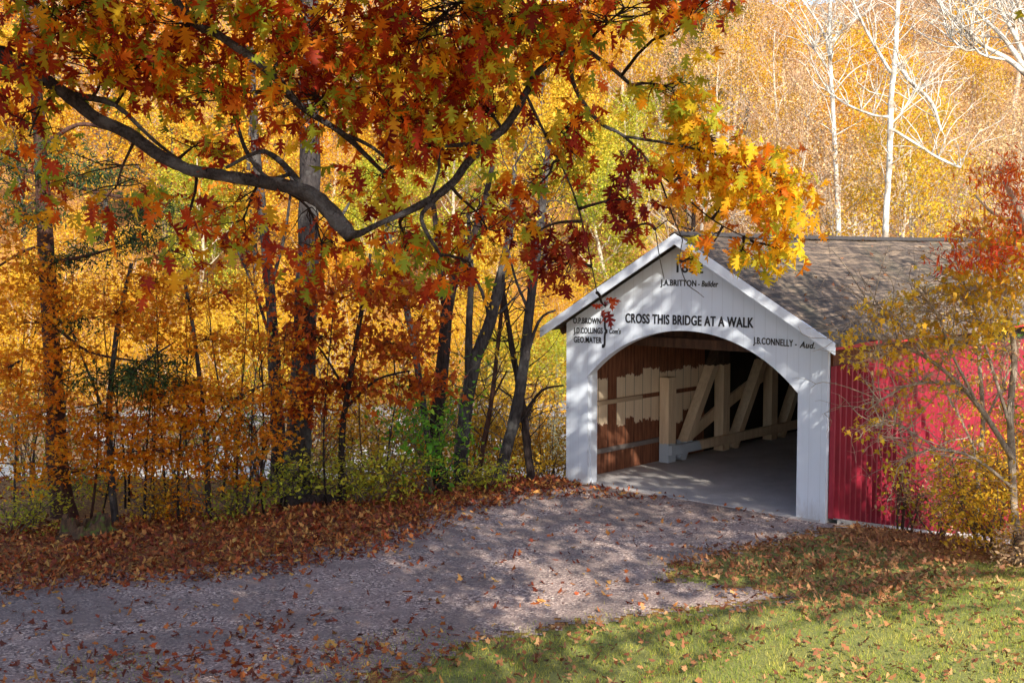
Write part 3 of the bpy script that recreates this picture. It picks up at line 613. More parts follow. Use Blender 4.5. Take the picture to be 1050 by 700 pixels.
sprays(oak, OL, [(690, 90, 40, 32, 15), (725, 140, 54, 36, 22), (775, 178, 46, 34, 24), (800, 210, 32, 34, 17), (700, 180, 40, 30, 10), (742, 212, 26, 26, 7), (760, 258, 24, 10, 5), (802, 260, 8, 12, 3), (732, 248, 16, 6, 2)],
    OAKY, .142, SH_OAK, 10.1, .55, st, per=8)
sprays(oak, OL, [(709, 266, 4, 13, 3)], OAKY, .10, SH_OAK, 10.1, .15, st, per=6, sig=.06)
sprays(oak, OL, [(592, 250, 24, 26, 6), (570, 275, 24, 24, 5), (640, 205, 20, 30, 8), (545, 240, 40, 30, 8), (652, 165, 14, 16, 4), (650, 235, 8, 10, 2)], OAKR, .135, SH_OAK, 9.8, .4, st, per=7, sig=.11)
sprays(oak, OL, [(621, 314, 4, 3, 1)], OAKR, .12, SH_OAK, 9.8, .1, st, per=9, sig=.07)
# --- second oak, unseen right of the frame, added to carry shade clumps
bo = empty('oak_tree', (17, 5.5, G(17, 5.5) - .1)); tag(bo, 'tall unseen oak right of the photographer, its crown shaped to shade the drive', 'tree'); BO = bo.location.copy()
mb = MB(); tp = toloc([(17, 5.5, BO.z), (16.9, 5.6, 4), (16.6, 6, 7), (16.1, 6.6, 10)], BO); mb.tube(*smooth_path(tp, [.5, .4, .33, .22]), 12); mb.build('trunk', B_OAK, bo, True)
# extra loose clumps that dapple the facade and roof
for tx, ty, tz, zc_ in ((4.6, 23.0, 2.6, 12), (3.4, 24.1, 3.2, 11.5), (2.2, 25.2, 3.0, 12), (5.2, 22.6, 1.2, 12), (2.9, 24.5, 4.4, 13), (1.4, 26, 2, 11.5), (4.0, 23.5, 1.0, 11), (3.9, 23.7, 4.1, 13), (1.8, 25.6, 1.0, 12), (7.5, 26, 4.4, 14), (8.6, 28.5, 4.4, 14.5), (6.6, 24.8, 4.4, 13.5), (6.4, 22.8, 2.4, 12), (9.8, 30, 4.2, 15), (3.1, 24.4, 1.8, 12.5), (2.4, 25.1, 4.0, 12.5)):
    p = Vector((tx, ty, tz)) + off * (zc_ - tz) + Vector((0, 0, zc_ - tz))
    if proj((p.x, p.y, p.z - 1))[1] < -10 or proj(p)[0] > 1120: clB.append(p)
overhead(bo, toloc(clB, BO), tp[2], OAK, B_OAK, per=60)

# ---------------------------------------------------------------- mid trees
def stem_tree(name, label, stems, barkm, cat='tree', taper=True, group=None, parts=('trunk', 'stem')):
    """stems: list of [(px,py,rpx)...] with Y; first is the trunk, starts at ground"""
    Y = stems[0][0]; p0 = at(stems[0][1][0][0], stems[0][1][0][1], Y); base = Vector((p0.x, p0.y, G(p0.x, p0.y)))
    root = empty(name, base); tag(root, label, cat, group); limbs.clear()
    for i, (Ys, pix) in enumerate(stems):
        limb([(a, b_, Ys, r) for a, b_, r in pix], [(base.x, base.y, base.z - .15, pxr(pix[0][2] * 1.25, Ys))] if i == 0 and base.z < at(pix[0][0], pix[0][1], Ys).z + .3 else None, 9 if i == 0 else 6, root, base, barkm, parts[0] if i == 0 else parts[1])
    return root, base, list(limbs)
def gY(px, py): return onz(px, py).y
# hemlock
r, B, s = stem_tree('hemlock', 'reddish dark hemlock trunk at far left with drooping dark green boughs', [(22.6, [(66, 531, 14), (60, 490, 11), (57, 420, 9.5), (52, 340, 9), (47, 250, 8), (42, 160, 6.5), (36, 70, 6), (30, -40, 5)]),
    (22.6, [(42, 150, 2.6), (80, 128, 2.3), (112, 133, 1.4)]), (22.4, [(42, 175, 2.6), (90, 195, 2.2), (130, 205, 1.5), (165, 235, .9)]), (22.4, [(44, 180, 2), (10, 170, 1.6), (-30, 160, 1)]),
    (22, [(52, 330, 2), (90, 360, 1.6), (140, 370, 1)]), (22.3, [(47, 250, 2), (20, 260, 1.5), (-20, 285, 1)]), (22.1, [(50, 270, 2), (90, 262, 1.6), (130, 250, .8)])], B_RED, parts=('trunk', 'branch'))
sprays(r, B, [(85, 180, 45, 14, 26), (140, 215, 50, 16, 30), (25, 220, 45, 18, 24), (140, 245, 45, 12, 22), (70, 262, 45, 10, 18), (130, 388, 52, 15, 44, 21.6), (10, 170, 30, 16, 14), (160, 372, 25, 10, 12), (60, 150, 30, 16, 10), (70, 330, 40, 10, 12)], HEM, .13, SH_LONG, 22.3, .9, s, per=34, sig=.22, droop=.5, barkm=B_RED)
# thick dark trunk
r, B, s = stem_tree('tulip_tree', 'thickest dark straight trunk standing left of centre by the leaf bank', [(24.2, [(306, 518, 17), (305, 490, 14.5), (308, 420, 13), (313, 330, 12), (316, 250, 11), (318, 150, 10), (316, 60, 9.5), (318, -60, 9)]),
    (24.2, [(314, 290, 3), (340, 240, 2.2), (360, 205, 1.2)]), (24.1, [(316, 210, 3), (290, 170, 2), (262, 150, 1)])], B_GREY, parts=('trunk', 'branch'))
sprays(r, B, [(340, 60, 60, 60, 26), (290, 110, 50, 60, 20), (350, 10, 60, 40, 16)], MAPLE, .12, SH_MAP, 24.3, 1.6, s, per=14, sig=.3)
r, B, s = stem_tree('ash_tree', 'slim grey trunk just left of the thickest dark trunk', [(24.6, [(284, 519, 8), (285, 460, 7.5), (283, 400, 7), (279, 330, 6), (273, 260, 5), (262, 150, 4.5), (257, 60, 4), (250, -30, 3)]), (24.6, [(276, 300, 2.4), (292, 240, 1.8), (300, 180, 1)]), (24.6, [(281, 360, 2), (262, 300, 1.6), (240, 250, 1)])], B_GREY, parts=('trunk', 'branch'))
sprays(r, B, [(250, 200, 60, 45, 18), (210, 140, 60, 50, 18), (270, 60, 50, 50, 16)], MAPLE, .11, SH_MAP, 24.7, 1.5, s, per=14, sig=.3)
# cluster between the drive and the portal
specs = [('black_locust', 'dark two-trunked tree at the end of the leaf bank, left of the leaning trunks', 25.0, [[(454, 499, 9), (446, 466, 8), (449, 420, 7.5), (455, 362, 7), (460, 304, 6.5), (474, 270, 5), (492, 225, 3.6), (505, 170, 2.4)], [(457, 330, 4.5), (454, 290, 4.2), (450, 255, 3.5), (443, 200, 2.5)], [(460, 304, 2), (440, 250, 1.4), (432, 225, 1)]], B_DARK),
 ('black_locust', 'forked grey tree behind the green bush, its trunk splitting below mid height', 25.4, [[(472, 497, 8), (474, 450, 7.5), (479, 410, 7), (487, 370, 6.5), (503, 328, 6), (514, 280, 5), (524, 230, 3.5), (528, 170, 2.4)], [(480, 400, 4.5), (481, 333, 3.8), (483, 280, 3), (480, 220, 2)], [(503, 328, 2.2), (490, 290, 1.6), (470, 270, 1)]], B_GREY),
 ('black_locust', 'slender grey trunk leaning right beside the white portal', 25.6, [[(513, 496, 6), (519, 462, 6), (527, 432, 6), (536, 382, 5.5), (543, 320, 5), (549, 270, 4.5), (556, 210, 3.8), (562, 150, 3)], [(536, 382, 2), (552, 330, 1.6), (570, 318, 1)], [(543, 320, 2), (530, 290, 1.4), (522, 260, 1)]], B_GREY),
 ('black_locust', 'thin dark trunk leaning left nearest the white portal', 25.9, [[(545, 494, 4.5), (541, 460, 4.2), (537, 425, 4), (532, 395, 3.4), (524, 350, 3), (516, 300, 2.4)], [(537, 425, 2), (556, 400, 1.4), (578, 395, .8)]], B_DARK),
 ('black_locust', 'thin brown pole of a tree between the forked grey tree and the leaning trunk', 26.2, [[(490, 492, 3), (497, 450, 2.8), (504, 410, 2.5), (511, 350, 2.2), (517, 290, 1.8)], [(504, 410, 1.2), (520, 380, .8)]], B_RED),
 ('black_locust', 'thin grey tree leaning left behind the rust red foliage', 27, [[(445, 492, 4), (436, 430, 3.6), (424, 352, 3.4), (411, 290, 3), (398, 240, 2)], [(424, 352, 1.4), (440, 300, 1)]], B_GREY)]
for nm, lb, Y, ss, bm in specs:
    r, B, s = stem_tree(nm, lb, [(Y, q) for q in ss], bm, parts=('trunk', 'branch'))
    x = ss[0][-1][0]; y = ss[0][-1][1]
    sprays(r, B, [(x, y - 10, 40, 40, 10), (x - 25, y + 50, 32, 34, 6), (x + 25, y + 60, 32, 34, 6)], YEL, .10, SH_ELL, Y, 1.2, s, per=9, sig=.3, barkm=bm)
    mb = MB()
    for k in range(26):
        a = s[0][0][rnd.randint(8, len(s[0][0]) - 1)]; q = a + Vector((rnd.uniform(-1.1, 1.1), rnd.uniform(-.8, .8), rnd.uniform(.1, 1.2))); mb.tube(curve(a, q, .06, .2, 5), [.014, .012, .01, .008, .006, .004], 4, cap=False)
    mb.build('twig_spray', bm, r)
# orange maples on the left
Yl = 21.5
r, B, s = stem_tree('maple_tree', 'young orange maple with layered leaves beside the hemlock', [(22.0, [(118, 535, 4), (114, 480, 3.4), (112, 420, 3), (120, 340, 2.6), (135, 270, 2)]), (22, [(113, 440, 1.8), (90, 380, 1.4), (70, 330, 1)]), (22, [(114, 400, 1.6), (150, 370, 1.2), (180, 350, .8)])], B_GREY, parts=('trunk', 'branch'))
sprays(r, B, [(60, 300, 55, 14, 26), (120, 320, 60, 16, 30), (60, 365, 50, 14, 24), (110, 430, 60, 16, 34), (30, 270, 40, 14, 16), (160, 290, 50, 16, 24), (85, 455, 40, 12, 18), (60, 485, 40, 12, 18), (140, 475, 40, 12, 18), (40, 400, 50, 14, 22), (175, 465, 40, 14, 16), (30, 430, 40, 18, 18), (180, 430, 40, 12, 18), (20, 330, 36, 16, 16), (150, 335, 40, 10, 14)], MAPLE, .10, SH_MAP, 21.6, 1.0, s, per=20, sig=.24, droop=.45, flat=.4)
r, B, s = stem_tree('maple_tree', 'orange maple sapling spreading in front of the creek at left centre', [(22.4, [(214, 530, 3.4), (212, 470, 3), (208, 420, 2.6), (200, 350, 2.2), (190, 290, 1.6)]), (22.4, [(211, 450, 1.6), (240, 410, 1.3), (270, 395, .9)]), (22.4, [(210, 440, 1.6), (180, 400, 1.2), (160, 390, .8)])], B_GREY, parts=('trunk', 'branch'))
sprays(r, B, [(190, 395, 55, 14, 30), (240, 410, 50, 14, 26), (150, 405, 40, 12, 18), (260, 440, 36, 12, 14), (220, 350, 50, 16, 20), (190, 310, 50, 20, 20), (250, 300, 50, 18, 18), (210, 460, 30, 12, 10), (290, 400, 34, 20, 12), (235, 480, 44, 14, 20), (265, 455, 34, 12, 14), (180, 440, 40, 12, 16), (270, 350, 34, 18, 14)], MAPLE, .10, SH_MAP, 22.2, 1.0, s, per=20, sig=.24, droop=.45, flat=.4)
r, B, s = stem_tree('maple_tree', 'rust red maple with big leaf masses right of the thick dark trunk', [(23.6, [(352, 515, 4), (350, 480, 3.6), (352, 430, 3.2), (362, 370, 2.8), (372, 310, 2.2), (380, 260, 1.6)]), (23.6, [(353, 420, 1.8), (385, 390, 1.4), (420, 380, .9)]), (23.6, [(354, 400, 1.6), (330, 360, 1.2), (310, 340, .8)])], B_DARK, parts=('trunk', 'branch'))
sprays(r, B, [(370, 300, 60, 26, 40), (330, 345, 50, 22, 30), (400, 350, 46, 22, 30), (350, 395, 55, 20, 34), (420, 395, 34, 16, 16), (310, 300, 40, 24, 18), (430, 320, 34, 24, 14), (310, 420, 30, 18, 12), (400, 280, 50, 20, 16)], RUST, .14, SH_MAP, 23.5, 1.0, s, per=14, sig=.26, droop=.6, flat=.2)
r, B, s = stem_tree('maple_tree', 'orange maple with leaves hanging low at the left picture edge', [(20.5, [(-30, 560, 7), (-28, 480, 6), (-26, 400, 5.5), (-20, 300, 5), (-10, 200, 4)]), (20.5, [(-26, 400, 2), (20, 370, 1.5)])], B_DARK, parts=('trunk', 'branch'))
sprays(r, B, [(-20, 300, 40, 30, 16), (10, 380, 34, 24, 16), (0, 450, 30, 22, 12), (0, 230, 40, 30, 14)], MAPLE, .11, SH_MAP, 20.5, .8, s, per=16, sig=.24, droop=.5, flat=.3)
# saplings
grp = 'bare saplings along the leaf bank'
for i, x in enumerate([72, 92, 132, 146, 158, 171, 182, 196, 228, 236, 249, 262, 30, 14, 335, 376, 395, 128, 243, 150, 270, 104]):
    Y = 22.3 + rnd.uniform(-.3, 2.5); p = at(x, 500, Y); g = G(p.x, p.y); base = Vector((p.x, p.y, g)); rt = empty('sapling', base); tag(rt, 'thin bare sapling stem rising from the leaf bank before the creek', 'sapling', grp)
    hgt = rnd.uniform(2.2, 5.0); lean = rnd.uniform(-.5, .5); mb = MB(); pts = curve((0, 0, -.05), (lean, rnd.uniform(-.3, .3), hgt), 0, .05, 8); r0 = rnd.uniform(.016, .035)
    mb.tube(pts, [r0 * (1 - .75 * j / 8) for j in range(9)], 6); mb.build('trunk', rnd.choice([B_DARK, B_RED, B_GREY]), rt, True); mb = MB(); tips = []
    for k in range(14):
        a = pts[rnd.randint(2, 8)]; q = a + Vector((rnd.uniform(-.6, .6), rnd.uniform(-.5, .5), rnd.uniform(.1, .8))); mb.tube(curve(a, q, .05, .15, 4), [.008, .007, .005, .004, .003], 4, cap=False); tips.append(q)
    mb.build('twig_spray', B_DARK, rt)
    P = np.concatenate([np.array(q)[None, :] + NR.normal(0, .14, (4, 3)) for q in tips]); leaves('foliage', P, .08, SH_ELL, rnd.choice([MAPLE, YEL, RUST, YELG]), rt, droop=.5)
# bushes
def bush(label, px, py, Y, rx, ry, n, m, size=.08, per=9, shape=SH_ELL, bk_=B_TWIG, name='bush', cat='bush', ns=9, dep=.8, zoff=0, group=None, sig=.12):
    p = at(px, py, Y); base = Vector((p.x, p.y, G(p.x, p.y))); rt = empty(name, base); tag(rt, label, cat, group); mb = MB(); P = []
    Rx, Rz = pxr(rx, Y), pxr(ry, Y)
    for k in range(ns):
        t_ = Vector((rnd.uniform(-1, 1) * Rx, rnd.uniform(-1, 1) * dep, rnd.uniform(1.0, 1.9) * Rz)); pts = curve((rnd.uniform(-.15, .15), rnd.uniform(-.15, .15), -.03), t_, .08, .12, 7); mb.tube(pts, [.018 * (1 - .7 * j / 7) for j in range(8)], 5)
        for q in range(max(1, n // ns)):
            a = pts[rnd.randint(2, 7)]; e = a + Vector((rnd.gauss(0, .35) * Rx, rnd.gauss(0, .35) * dep, rnd.uniform(-.25, .45) * Rz)); mb.tube(curve(a, e, .05, .15, 3), [.006, .005, .004, .003], 4, cap=False)
            P.append(np.array(e)[None, :] + NR.normal(0, sig, (per, 3)))
    mb.build('stem', bk_, rt); P = np.concatenate(P); P[:, 2] = np.maximum(P[:, 2], .06); leaves('foliage', P, size, shape, m, rt, droop=.4, flat=.2); return rt
bush('bright green leafy bush at the foot of the forked trees', 440, 500, 24.3, 36, 60, 120, GRN, .12, 8, dep=.8, sig=.16)
bush('yellow green spreading bush between the thick trunk and the green bush', 372, 515, 23.6, 52, 30, 180, YELG, .09, 10)
bush('low lime bush at the foot of the thick dark trunk', 292, 522, 23.4, 22, 26, 60, YELG, .08, 9)
bush('low green and yellow bush between the leaning trunks and the drive', 492, 500, 25.0, 30, 15, 80, YELG, .08, 9)
bush('small yellow bush tucked against the left side of the portal', 560, 480, 27.5, 24, 22, 70, YEL, .08, 8)
for i, (x, y, m_, lb) in enumerate([(20, 545, YELG, 'low olive undergrowth bush at the left picture edge'), (60, 520, YELG, 'yellow green bush behind the mossy stump'), (150, 532, YEL, 'low yellow bush between stump and maple sapling'), (240, 530, YELG, 'low sprawling green bush left of the slim grey trunk'), (190, 528, MAPLE, 'low orange bush under the maple sapling'), (330, 512, YELG, 'low lime bush right of the thick dark trunk'), (110, 500, YEL, 'yellow bush half hidden behind the maple trunk'), (415, 505, MAPLE, 'low orange bush between the yellow green bush and green bush')]):
    bush(lb, x, y, min(onz(x, y).y, 24.6), 34, 20, 90, m_, .07, 8)
# yellow brush row just beyond the near bank top (behind the cluster) 
for i in range(9):
    x = 330 + i * 30; bush('bright yellow brush on the creek bank behind the leaning trunks', x, 470, 29 + rnd.uniform(0, 4), 34, 78, 230, rnd.choice([YEL, YELG, YEL]), .10, 10, dep=1.2, group='yellow brush on the near creek bank', name='bush')
for i in range(15):
    x = -10 + i * 24 + rnd.uniform(-8, 8); bush('loose orange and yellow brush along the creek edge behind the left trunks', x, 470, 26.5 + rnd.uniform(0, 4), 34, 40 + rnd.uniform(-8, 24), 60, rnd.choice([MAPLE, YEL, YELG, RUST]), .09, 7, dep=1.2, group='brush above the creek at left', sig=.2)
for i, (x, y, rx, ry) in enumerate([(30, 470, 30, 14), (100, 480, 40, 12), (150, 460, 30, 12), (240, 470, 34, 12), (270, 490, 30, 10), (190, 500, 30, 10)]):
    pass
# stump and log
m, t, b = mat('moss_stump'); n = noise(t, coords(t, 'Object', (4, 4, .7)), 5, 6, .75); t.links.new(mixc(t, ramp(t, noise(t, coords(t), 5, 4), [(.54, (0, 0, 0)), (.62, (1, 1, 1))]), ramp(t, n, [(.35, (.02, .012, .009)), (.6, (.15, .08, .04))]), (.10, .13, .02)), b.inputs['Base Color']); bump(t, b, n, 1, .04); b.inputs['Roughness'].default_value = .95; MOSS = m
p = onz(88, 549); st_ = MB(); N = 40; rr = [1 + .10 * math.sin(k * .9) + rnd.uniform(-.05, .05) for k in range(N)]; tj = [rnd.uniform(-.07, .05) + .06 * math.sin(k * .35) for k in range(N)]
for zt_, sc in ((-.05, .50), (.04, .40), (.14, .34), (.30, .32), (.30, .25), (.08, .22)):
    for k in range(N): q = 2 * math.pi * k / N; fl = 1 + (.3 * max(0, math.sin(q * 5)) if zt_ < .1 and sc > .3 else 0); st_.v.append((math.cos(q) * sc * rr[k] * fl * 1.15, math.sin(q) * sc * rr[k] * fl, zt_ + (tj[k] if zt_ > .2 else 0)))
for i in range(5):
    for k in range(N): st_.f.append((i * N + k, i * N + (k + 1) % N, (i + 1) * N + (k + 1) % N, (i + 1) * N + k))
st_.f.append(tuple(5 * N + k for k in range(N))); o = st_.build('tree_stump', MOSS); o.location = (p.x, p.y, G(p.x, p.y)); tag(o, 'low mossy hollow stump on the red leaf bank at left', 'stump')
p = onz(296, 522); q = onz(352, 519); mb = MB(); pts = curve((p.x - .1, p.y, .12), (q.x, q.y + .3, .02), .02, .03, 8); mb.tube(*smooth_path(pts, [.16, .15, .15, .14, .13, .13, .12, .1, .06], 2), 10, rough=.08); o = mb.build('fallen_log', B_DARK, None, True); tag(o, 'dark fallen log lying at the foot of the thickest trunk', 'log')
# stones along creek
m, t, b = mat('rock'); n = noise(t, coords(t), 4, 6, .7); t.links.new(ramp(t, n, [(.3, (.14, .14, .15)), (.7, (.45, .43, .41))]), b.inputs['Base Color']); bump(t, b, n, .8, .05); b.inputs['Roughness'].default_value = .9; ROCK = m
import bmesh
def rock(sz, seed):
    bm = bmesh.new(); bmesh.ops.create_icosphere(bm, subdivisions=3, radius=1); rr = random.Random(seed); ks = [(Vector((rr.gauss(0, 1), rr.gauss(0, 1), rr.gauss(0, 1))), rr.uniform(0, 6)) for _ in range(6)]
    for v in bm.verts:
        d = 1 + sum(math.sin(v.co.dot(k) * 1.6 + ph) for k, ph in ks) * .07; v.co = Vector((v.co.x * d * sz, v.co.y * d * sz * .8, v.co.z * d * sz * .5))
    me = bpy.data.meshes.new('rock'); bm.to_mesh(me); bm.free(); return me
rk = [rock(1, s_) for s_ in range(4)]
for me in rk: me.materials.append(ROCK)
for i in range(46):
    x = rnd.uniform(-32, 2); y = rnd.uniform(37, 58); o = bpy.data.objects.new('boulder', rk[i % 4]); C.objects.link(o); s_ = rnd.uniform(.25, .9); o.scale = (s_, s_, s_); o.location = (x, y, -2.4 + s_ * .15); o.rotation_euler = (0, 0, rnd.uniform(0, 6)); tag(o, 'grey boulder lying in the pale creek bed', 'boulder', 'boulders scattered in the creek bed')

# ---------------------------------------------------------------- generic forest trees
def grow(mb, p, d, ln, r, lev, tips, rng, up=.25, spread=.75, nseg=4, kids=3):
    pts = [p]; rad = [r]
    for i in range(nseg):
        d = (d + Vector((rng.gauss(0, .16), rng.gauss(0, .16), rng.gauss(0, .1) + up * .25))).normalized(); p = p + d * (ln / nseg); pts.append(p); rad.append(r * (1 - .55 * (i + 1) / nseg))
    mb.tube(pts, rad, 7 if lev > 2 else 5 if lev > 0 else 3, cap=False)
    if lev == 0: tips.append(pts[-1]); tips.append(pts[2]); return
    for k in range(kids):
        i = rng.randint(1, nseg); a = Vector((rng.gauss(0, 1), rng.gauss(0, 1), rng.gauss(0, .6))); a = (d + a.normalized() * spread).normalized(); grow(mb, pts[i], a, ln * rng.uniform(.5, .72), rad[i] * .62, lev - 1, tips, rng, up, spread, nseg, kids)
    grow(mb, pts[-1], d, ln * .62, rad[-1], lev - 1, tips, rng, up, spread, nseg, kids)
def proto(name, seed, hgt, r0, barkm, m, nleaf, size, lev=3, kids=3, clear=.3, crownw=.28, sig=.35, shape=SH_RHO):
    rng = random.Random(seed); nr = np.random.default_rng(seed); root = empty(name, (0, 0, 0)); mb = MB(); n = 10; pts = [Vector((0, 0, -.3))]; d = Vector((rng.gauss(0, .08), rng.gauss(0, .08), 1)).normalized()
    for i in range(n): d = (d + Vector((rng.gauss(0, .07), rng.gauss(0, .07), .12))).normalized(); pts.append(pts[-1] + d * hgt * .9 / n)
    rad = [r0 * (1 - .85 * i / n) for i in range(n + 1)]; tm = MB(); tm.tube(pts, rad, 8); tm.build('trunk', barkm, root, True); tips = []
    for k in range(15):
        t_ = clear + (1 - clear) * (k + .5) / 15; i = min(int(t_ * n), n - 1); p = pts[i].lerp(pts[i + 1], t_ * n - i); az = k * 2.4 + rng.uniform(-.4, .4); l = hgt * crownw * (1.1 - .55 * abs(t_ - .45) * 2) 
        grow(mb, p, Vector((math.cos(az), math.sin(az), rng.uniform(.3, .9))).normalized(), l * .62, rad[i] * .45, lev - 1, tips, rng, .35, .8, 4, kids)
    mb.build('branches', barkm, root)
    if nleaf:
        T = np.array([tuple(t_) for t_ in tips]); idx = nr.integers(0, len(T), nleaf); leaves('crown', T[idx] + nr.normal(0, sig, (nleaf, 3)), size, shape, m, root, droop=.4, rng=nr)
    return root
protos = {
 'yellow_a': proto('tree', 1, 13, .17, B_GREY, YEL, 15000, .135), 'yellow_b': proto('tree', 2, 11, .14, B_TAN, YELG, 15000, .135, clear=.12), 'yellow_c': proto('tree', 3, 14, .2, B_TAN, YEL, 10000, .135),
 'orange': proto('tree', 4, 12, .16, B_GREY, MAPLE, 11000, .135), 'tan': proto('tree', 5, 13, .16, B_TAN, TAN, 6000, .12, lev=3, kids=4), 'tan_b': proto('tree', 6, 14, .17, B_TAN, TAN, 4500, .12, lev=3, kids=4),
 'bare': proto('tree', 7, 14, .16, B_TAN, YEL, 2200, .12, lev=3, kids=4), 'dark': proto('evergreen', 12, 12, .16, B_DARK, HEM, 9000, .2, clear=.05, crownw=.3, shape=SH_LONG), 'rusty': proto('tree', 13, 12, .17, B_DARK, RUST, 6000, .18), 'low': proto('tree', 8, 5.5, .08, B_TAN, YEL, 11000, .10, clear=.05, crownw=.5, sig=.3), 'lowg': proto('tree', 9, 5, .08, B_TAN, YELG, 11000, .10, clear=.05, crownw=.5, sig=.3)}
LBL = {'dark': 'dark evergreen standing among the yellow trees beyond the creek', 'rusty': 'rust red tree among the yellow trees on the far slope', 'yellow_a': 'golden yellow tree on the far side of the creek', 'yellow_b': 'lime yellow tree on the far side of the creek', 'yellow_c': 'loose amber yellow tree on the wooded hill', 'orange': 'orange leaved tree on the wooded hill', 'tan': 'tan leaved twiggy tree on the hill above the bridge roof', 'tan_b': 'pale twiggy tree with sparse tan leaves on the hill', 'bare': 'almost bare pale tree with few yellow leaves on the hill', 'low': 'low golden shrub tree at the water edge beyond the creek', 'lowg': 'low lime shrub tree at the water edge beyond the creek'}
first = {}
def plant(kind, x, y, s=1.0):
    src = protos[kind]
    if kind not in first: first[kind] = 1; o = src
    else: o = copy_tree(src)
    o.location = (x, y, G(x, y) - .1); o.rotation_euler = (0, 0, rnd.uniform(0, 6.28)); o.scale = (s, s, s * rnd.uniform(.9, 1.15)); tag(o, LBL[kind], 'tree', {'low': 'shrub trees on the far creek bank', 'lowg': 'shrub trees on the far creek bank'}.get(kind, 'trees on the far hillside')); return o
def row(y0, x0, x1, step_, kinds, jit=2.5, s=(.85, 1.2)):
    x = x0
    while x < x1:
        plant(rnd.choice(kinds), x + rnd.uniform(-1, 1), y0 + rnd.uniform(-jit, jit), rnd.uniform(*s)); x += step_ * rnd.uniform(.75, 1.25)
LK = ['yellow_a', 'yellow_a', 'yellow_b', 'yellow_a', 'orange', 'yellow_c', 'yellow_c', 'dark', 'rusty', 'bare', 'tan']; RK = ['tan', 'tan_b', 'bare', 'tan_b', 'tan', 'yellow_c']
def yf(x): return 60 + 4 * math.sin(x * .05)
def frow(d, x0, x1, step_, kinds, jit=1, s=(.85, 1.2)):
    x = x0
    while x < x1:
        plant(rnd.choice(kinds), x, yf(x) + d + rnd.uniform(-jit, jit), rnd.uniform(*s)); x += step_ * rnd.uniform(.8, 1.2)
frow(-.4, -32, 7, 2.6, ['low', 'low', 'lowg'], .6, (.6, .9)); frow(2.5, -32, 7, 2.8, ['low', 'low', 'lowg', 'low'], .8); frow(6, -34, 8, 3.4, ['low', 'yellow_b', 'yellow_a', 'low'], 1.2)
frow(11, -36, 10, 4.2, LK); frow(18, -40, 12, 4.6, LK); frow(28, -46, 16, 5, LK, 3, (1, 1.4)); frow(42, -54, 20, 5.5, LK + ['tan'], 4, (1.1, 1.5))
row(52, 12, 30, 4.5, ['tan', 'yellow_c', 'tan_b'], 2); row(62, 10, 36, 4.6, ['tan_b', 'tan', 'bare', 'bare'], 2)
row(67, 14, 38, 4, RK); row(72, 12, 46, 3.6, RK); row(82, 12, 50, 3.7, RK); row(94, 14, 58, 4.2, RK, 3, (1, 1.4)); row(108, 10, 66, 4.6, RK, 4, (1.1, 1.5)); row(126, -60, 70, 7, RK + LK, 5, (1.2, 1.6))
# sycamores above the roof
def syc(label, Y, stems):
    r, B, s = stem_tree('sycamore', label, [(Y, [(a_, b_, c_ * .72) for a_, b_, c_ in q]) for q in stems], B_WHITE, parts=('trunk', 'branch')); mb = MB()
    for pts, rr in s[:]:
        for k in range(16):
            i = rnd.randint(len(pts) // 3, len(pts) - 1); q = pts[i] + Vector((rnd.uniform(-2, 2), rnd.uniform(-1.5, 1.5), rnd.uniform(.3, 2.4))); tw = curve(pts[i], q, .05, .16, 5); mb.tube(tw, [.022, .019, .016, .012, .009, .006], 4, cap=False)
            for _ in range(3): e = tw[rnd.randint(2, 5)]; mb.tube(curve(e, e + Vector((rnd.uniform(-.8, .8), rnd.uniform(-.6, .6), rnd.uniform(.1, 1))), 0, .15, 4), [.009, .008, .007, .005, .004], 3, cap=False)
    mb.build('twig_spray', B_WHITE, r)
    return r
syc('white barked sycamore rising straight above the roof, left of the pair', 50, [[(862, 420, 4.5), (860, 240, 3.6), (857, 170, 3.4), (854, 110, 3), (851, 50, 2.6), (852, -30, 2)], [(851, 50, 2), (840, 25, 1.5), (826, 5, 1.2), (815, -10, 1)], [(851, 45, 1.8), (864, 30, 1.5), (880, 18, 1)], [(848, 70, 1.2), (832, 45, 1)]])
syc('white barked sycamore with forked limbs above the roof, right of the pair', 48, [[(905, 430, 5), (908, 240, 4.2), (912, 170, 4), (914, 100, 3.8), (918, 60, 3.4), (921, 0, 3), (924, -40, 2.6)], [(914, 75, 2.4), (900, 52, 2.2), (885, 25, 1.8), (872, -5, 1.2)], [(913, 120, 2), (895, 118, 1.8), (870, 108, 1.4), (850, 95, 1)], [(914, 132, 2.2), (935, 145, 2), (962, 162, 2), (985, 172, 1.8)], [(913, 128, 1.6), (925, 115, 1.4), (938, 92, 1)], [(918, 60, 2.6), (932, 82, 2.6), (955, 105, 2.4), (965, 135, 1.8)]])
def fan():
    st2 = [[(1080, 420, 9), (1078, 250, 8), (1070, 120, 7), (1062, 85, 6)], [(1062, 85, 4.5), (1035, 62, 3.6), (1010, 48, 2.8), (995, 35, 2), (980, 20, 1.4), (960, 0, 1)], [(1058, 80, 4), (1030, 40, 3), (1005, 15, 2.2), (985, -10, 1.6)], [(1062, 85, 4), (1045, 45, 3), (1025, 8, 2.4), (1015, -20, 2)], [(1066, 90, 3.6), (1058, 40, 3), (1042, 0, 2.4)], [(1035, 62, 2), (1005, 55, 1.6), (985, 30, 1)], [(1045, 45, 2), (1040, 20, 1.6), (1038, -10, 1.2)], [(1010, 48, 1.6), (990, 52, 1.2), (975, 38, 1)]]
    syc('pale sycamore whose bare white boughs fan in from the top right corner', 38, st2)
fan()
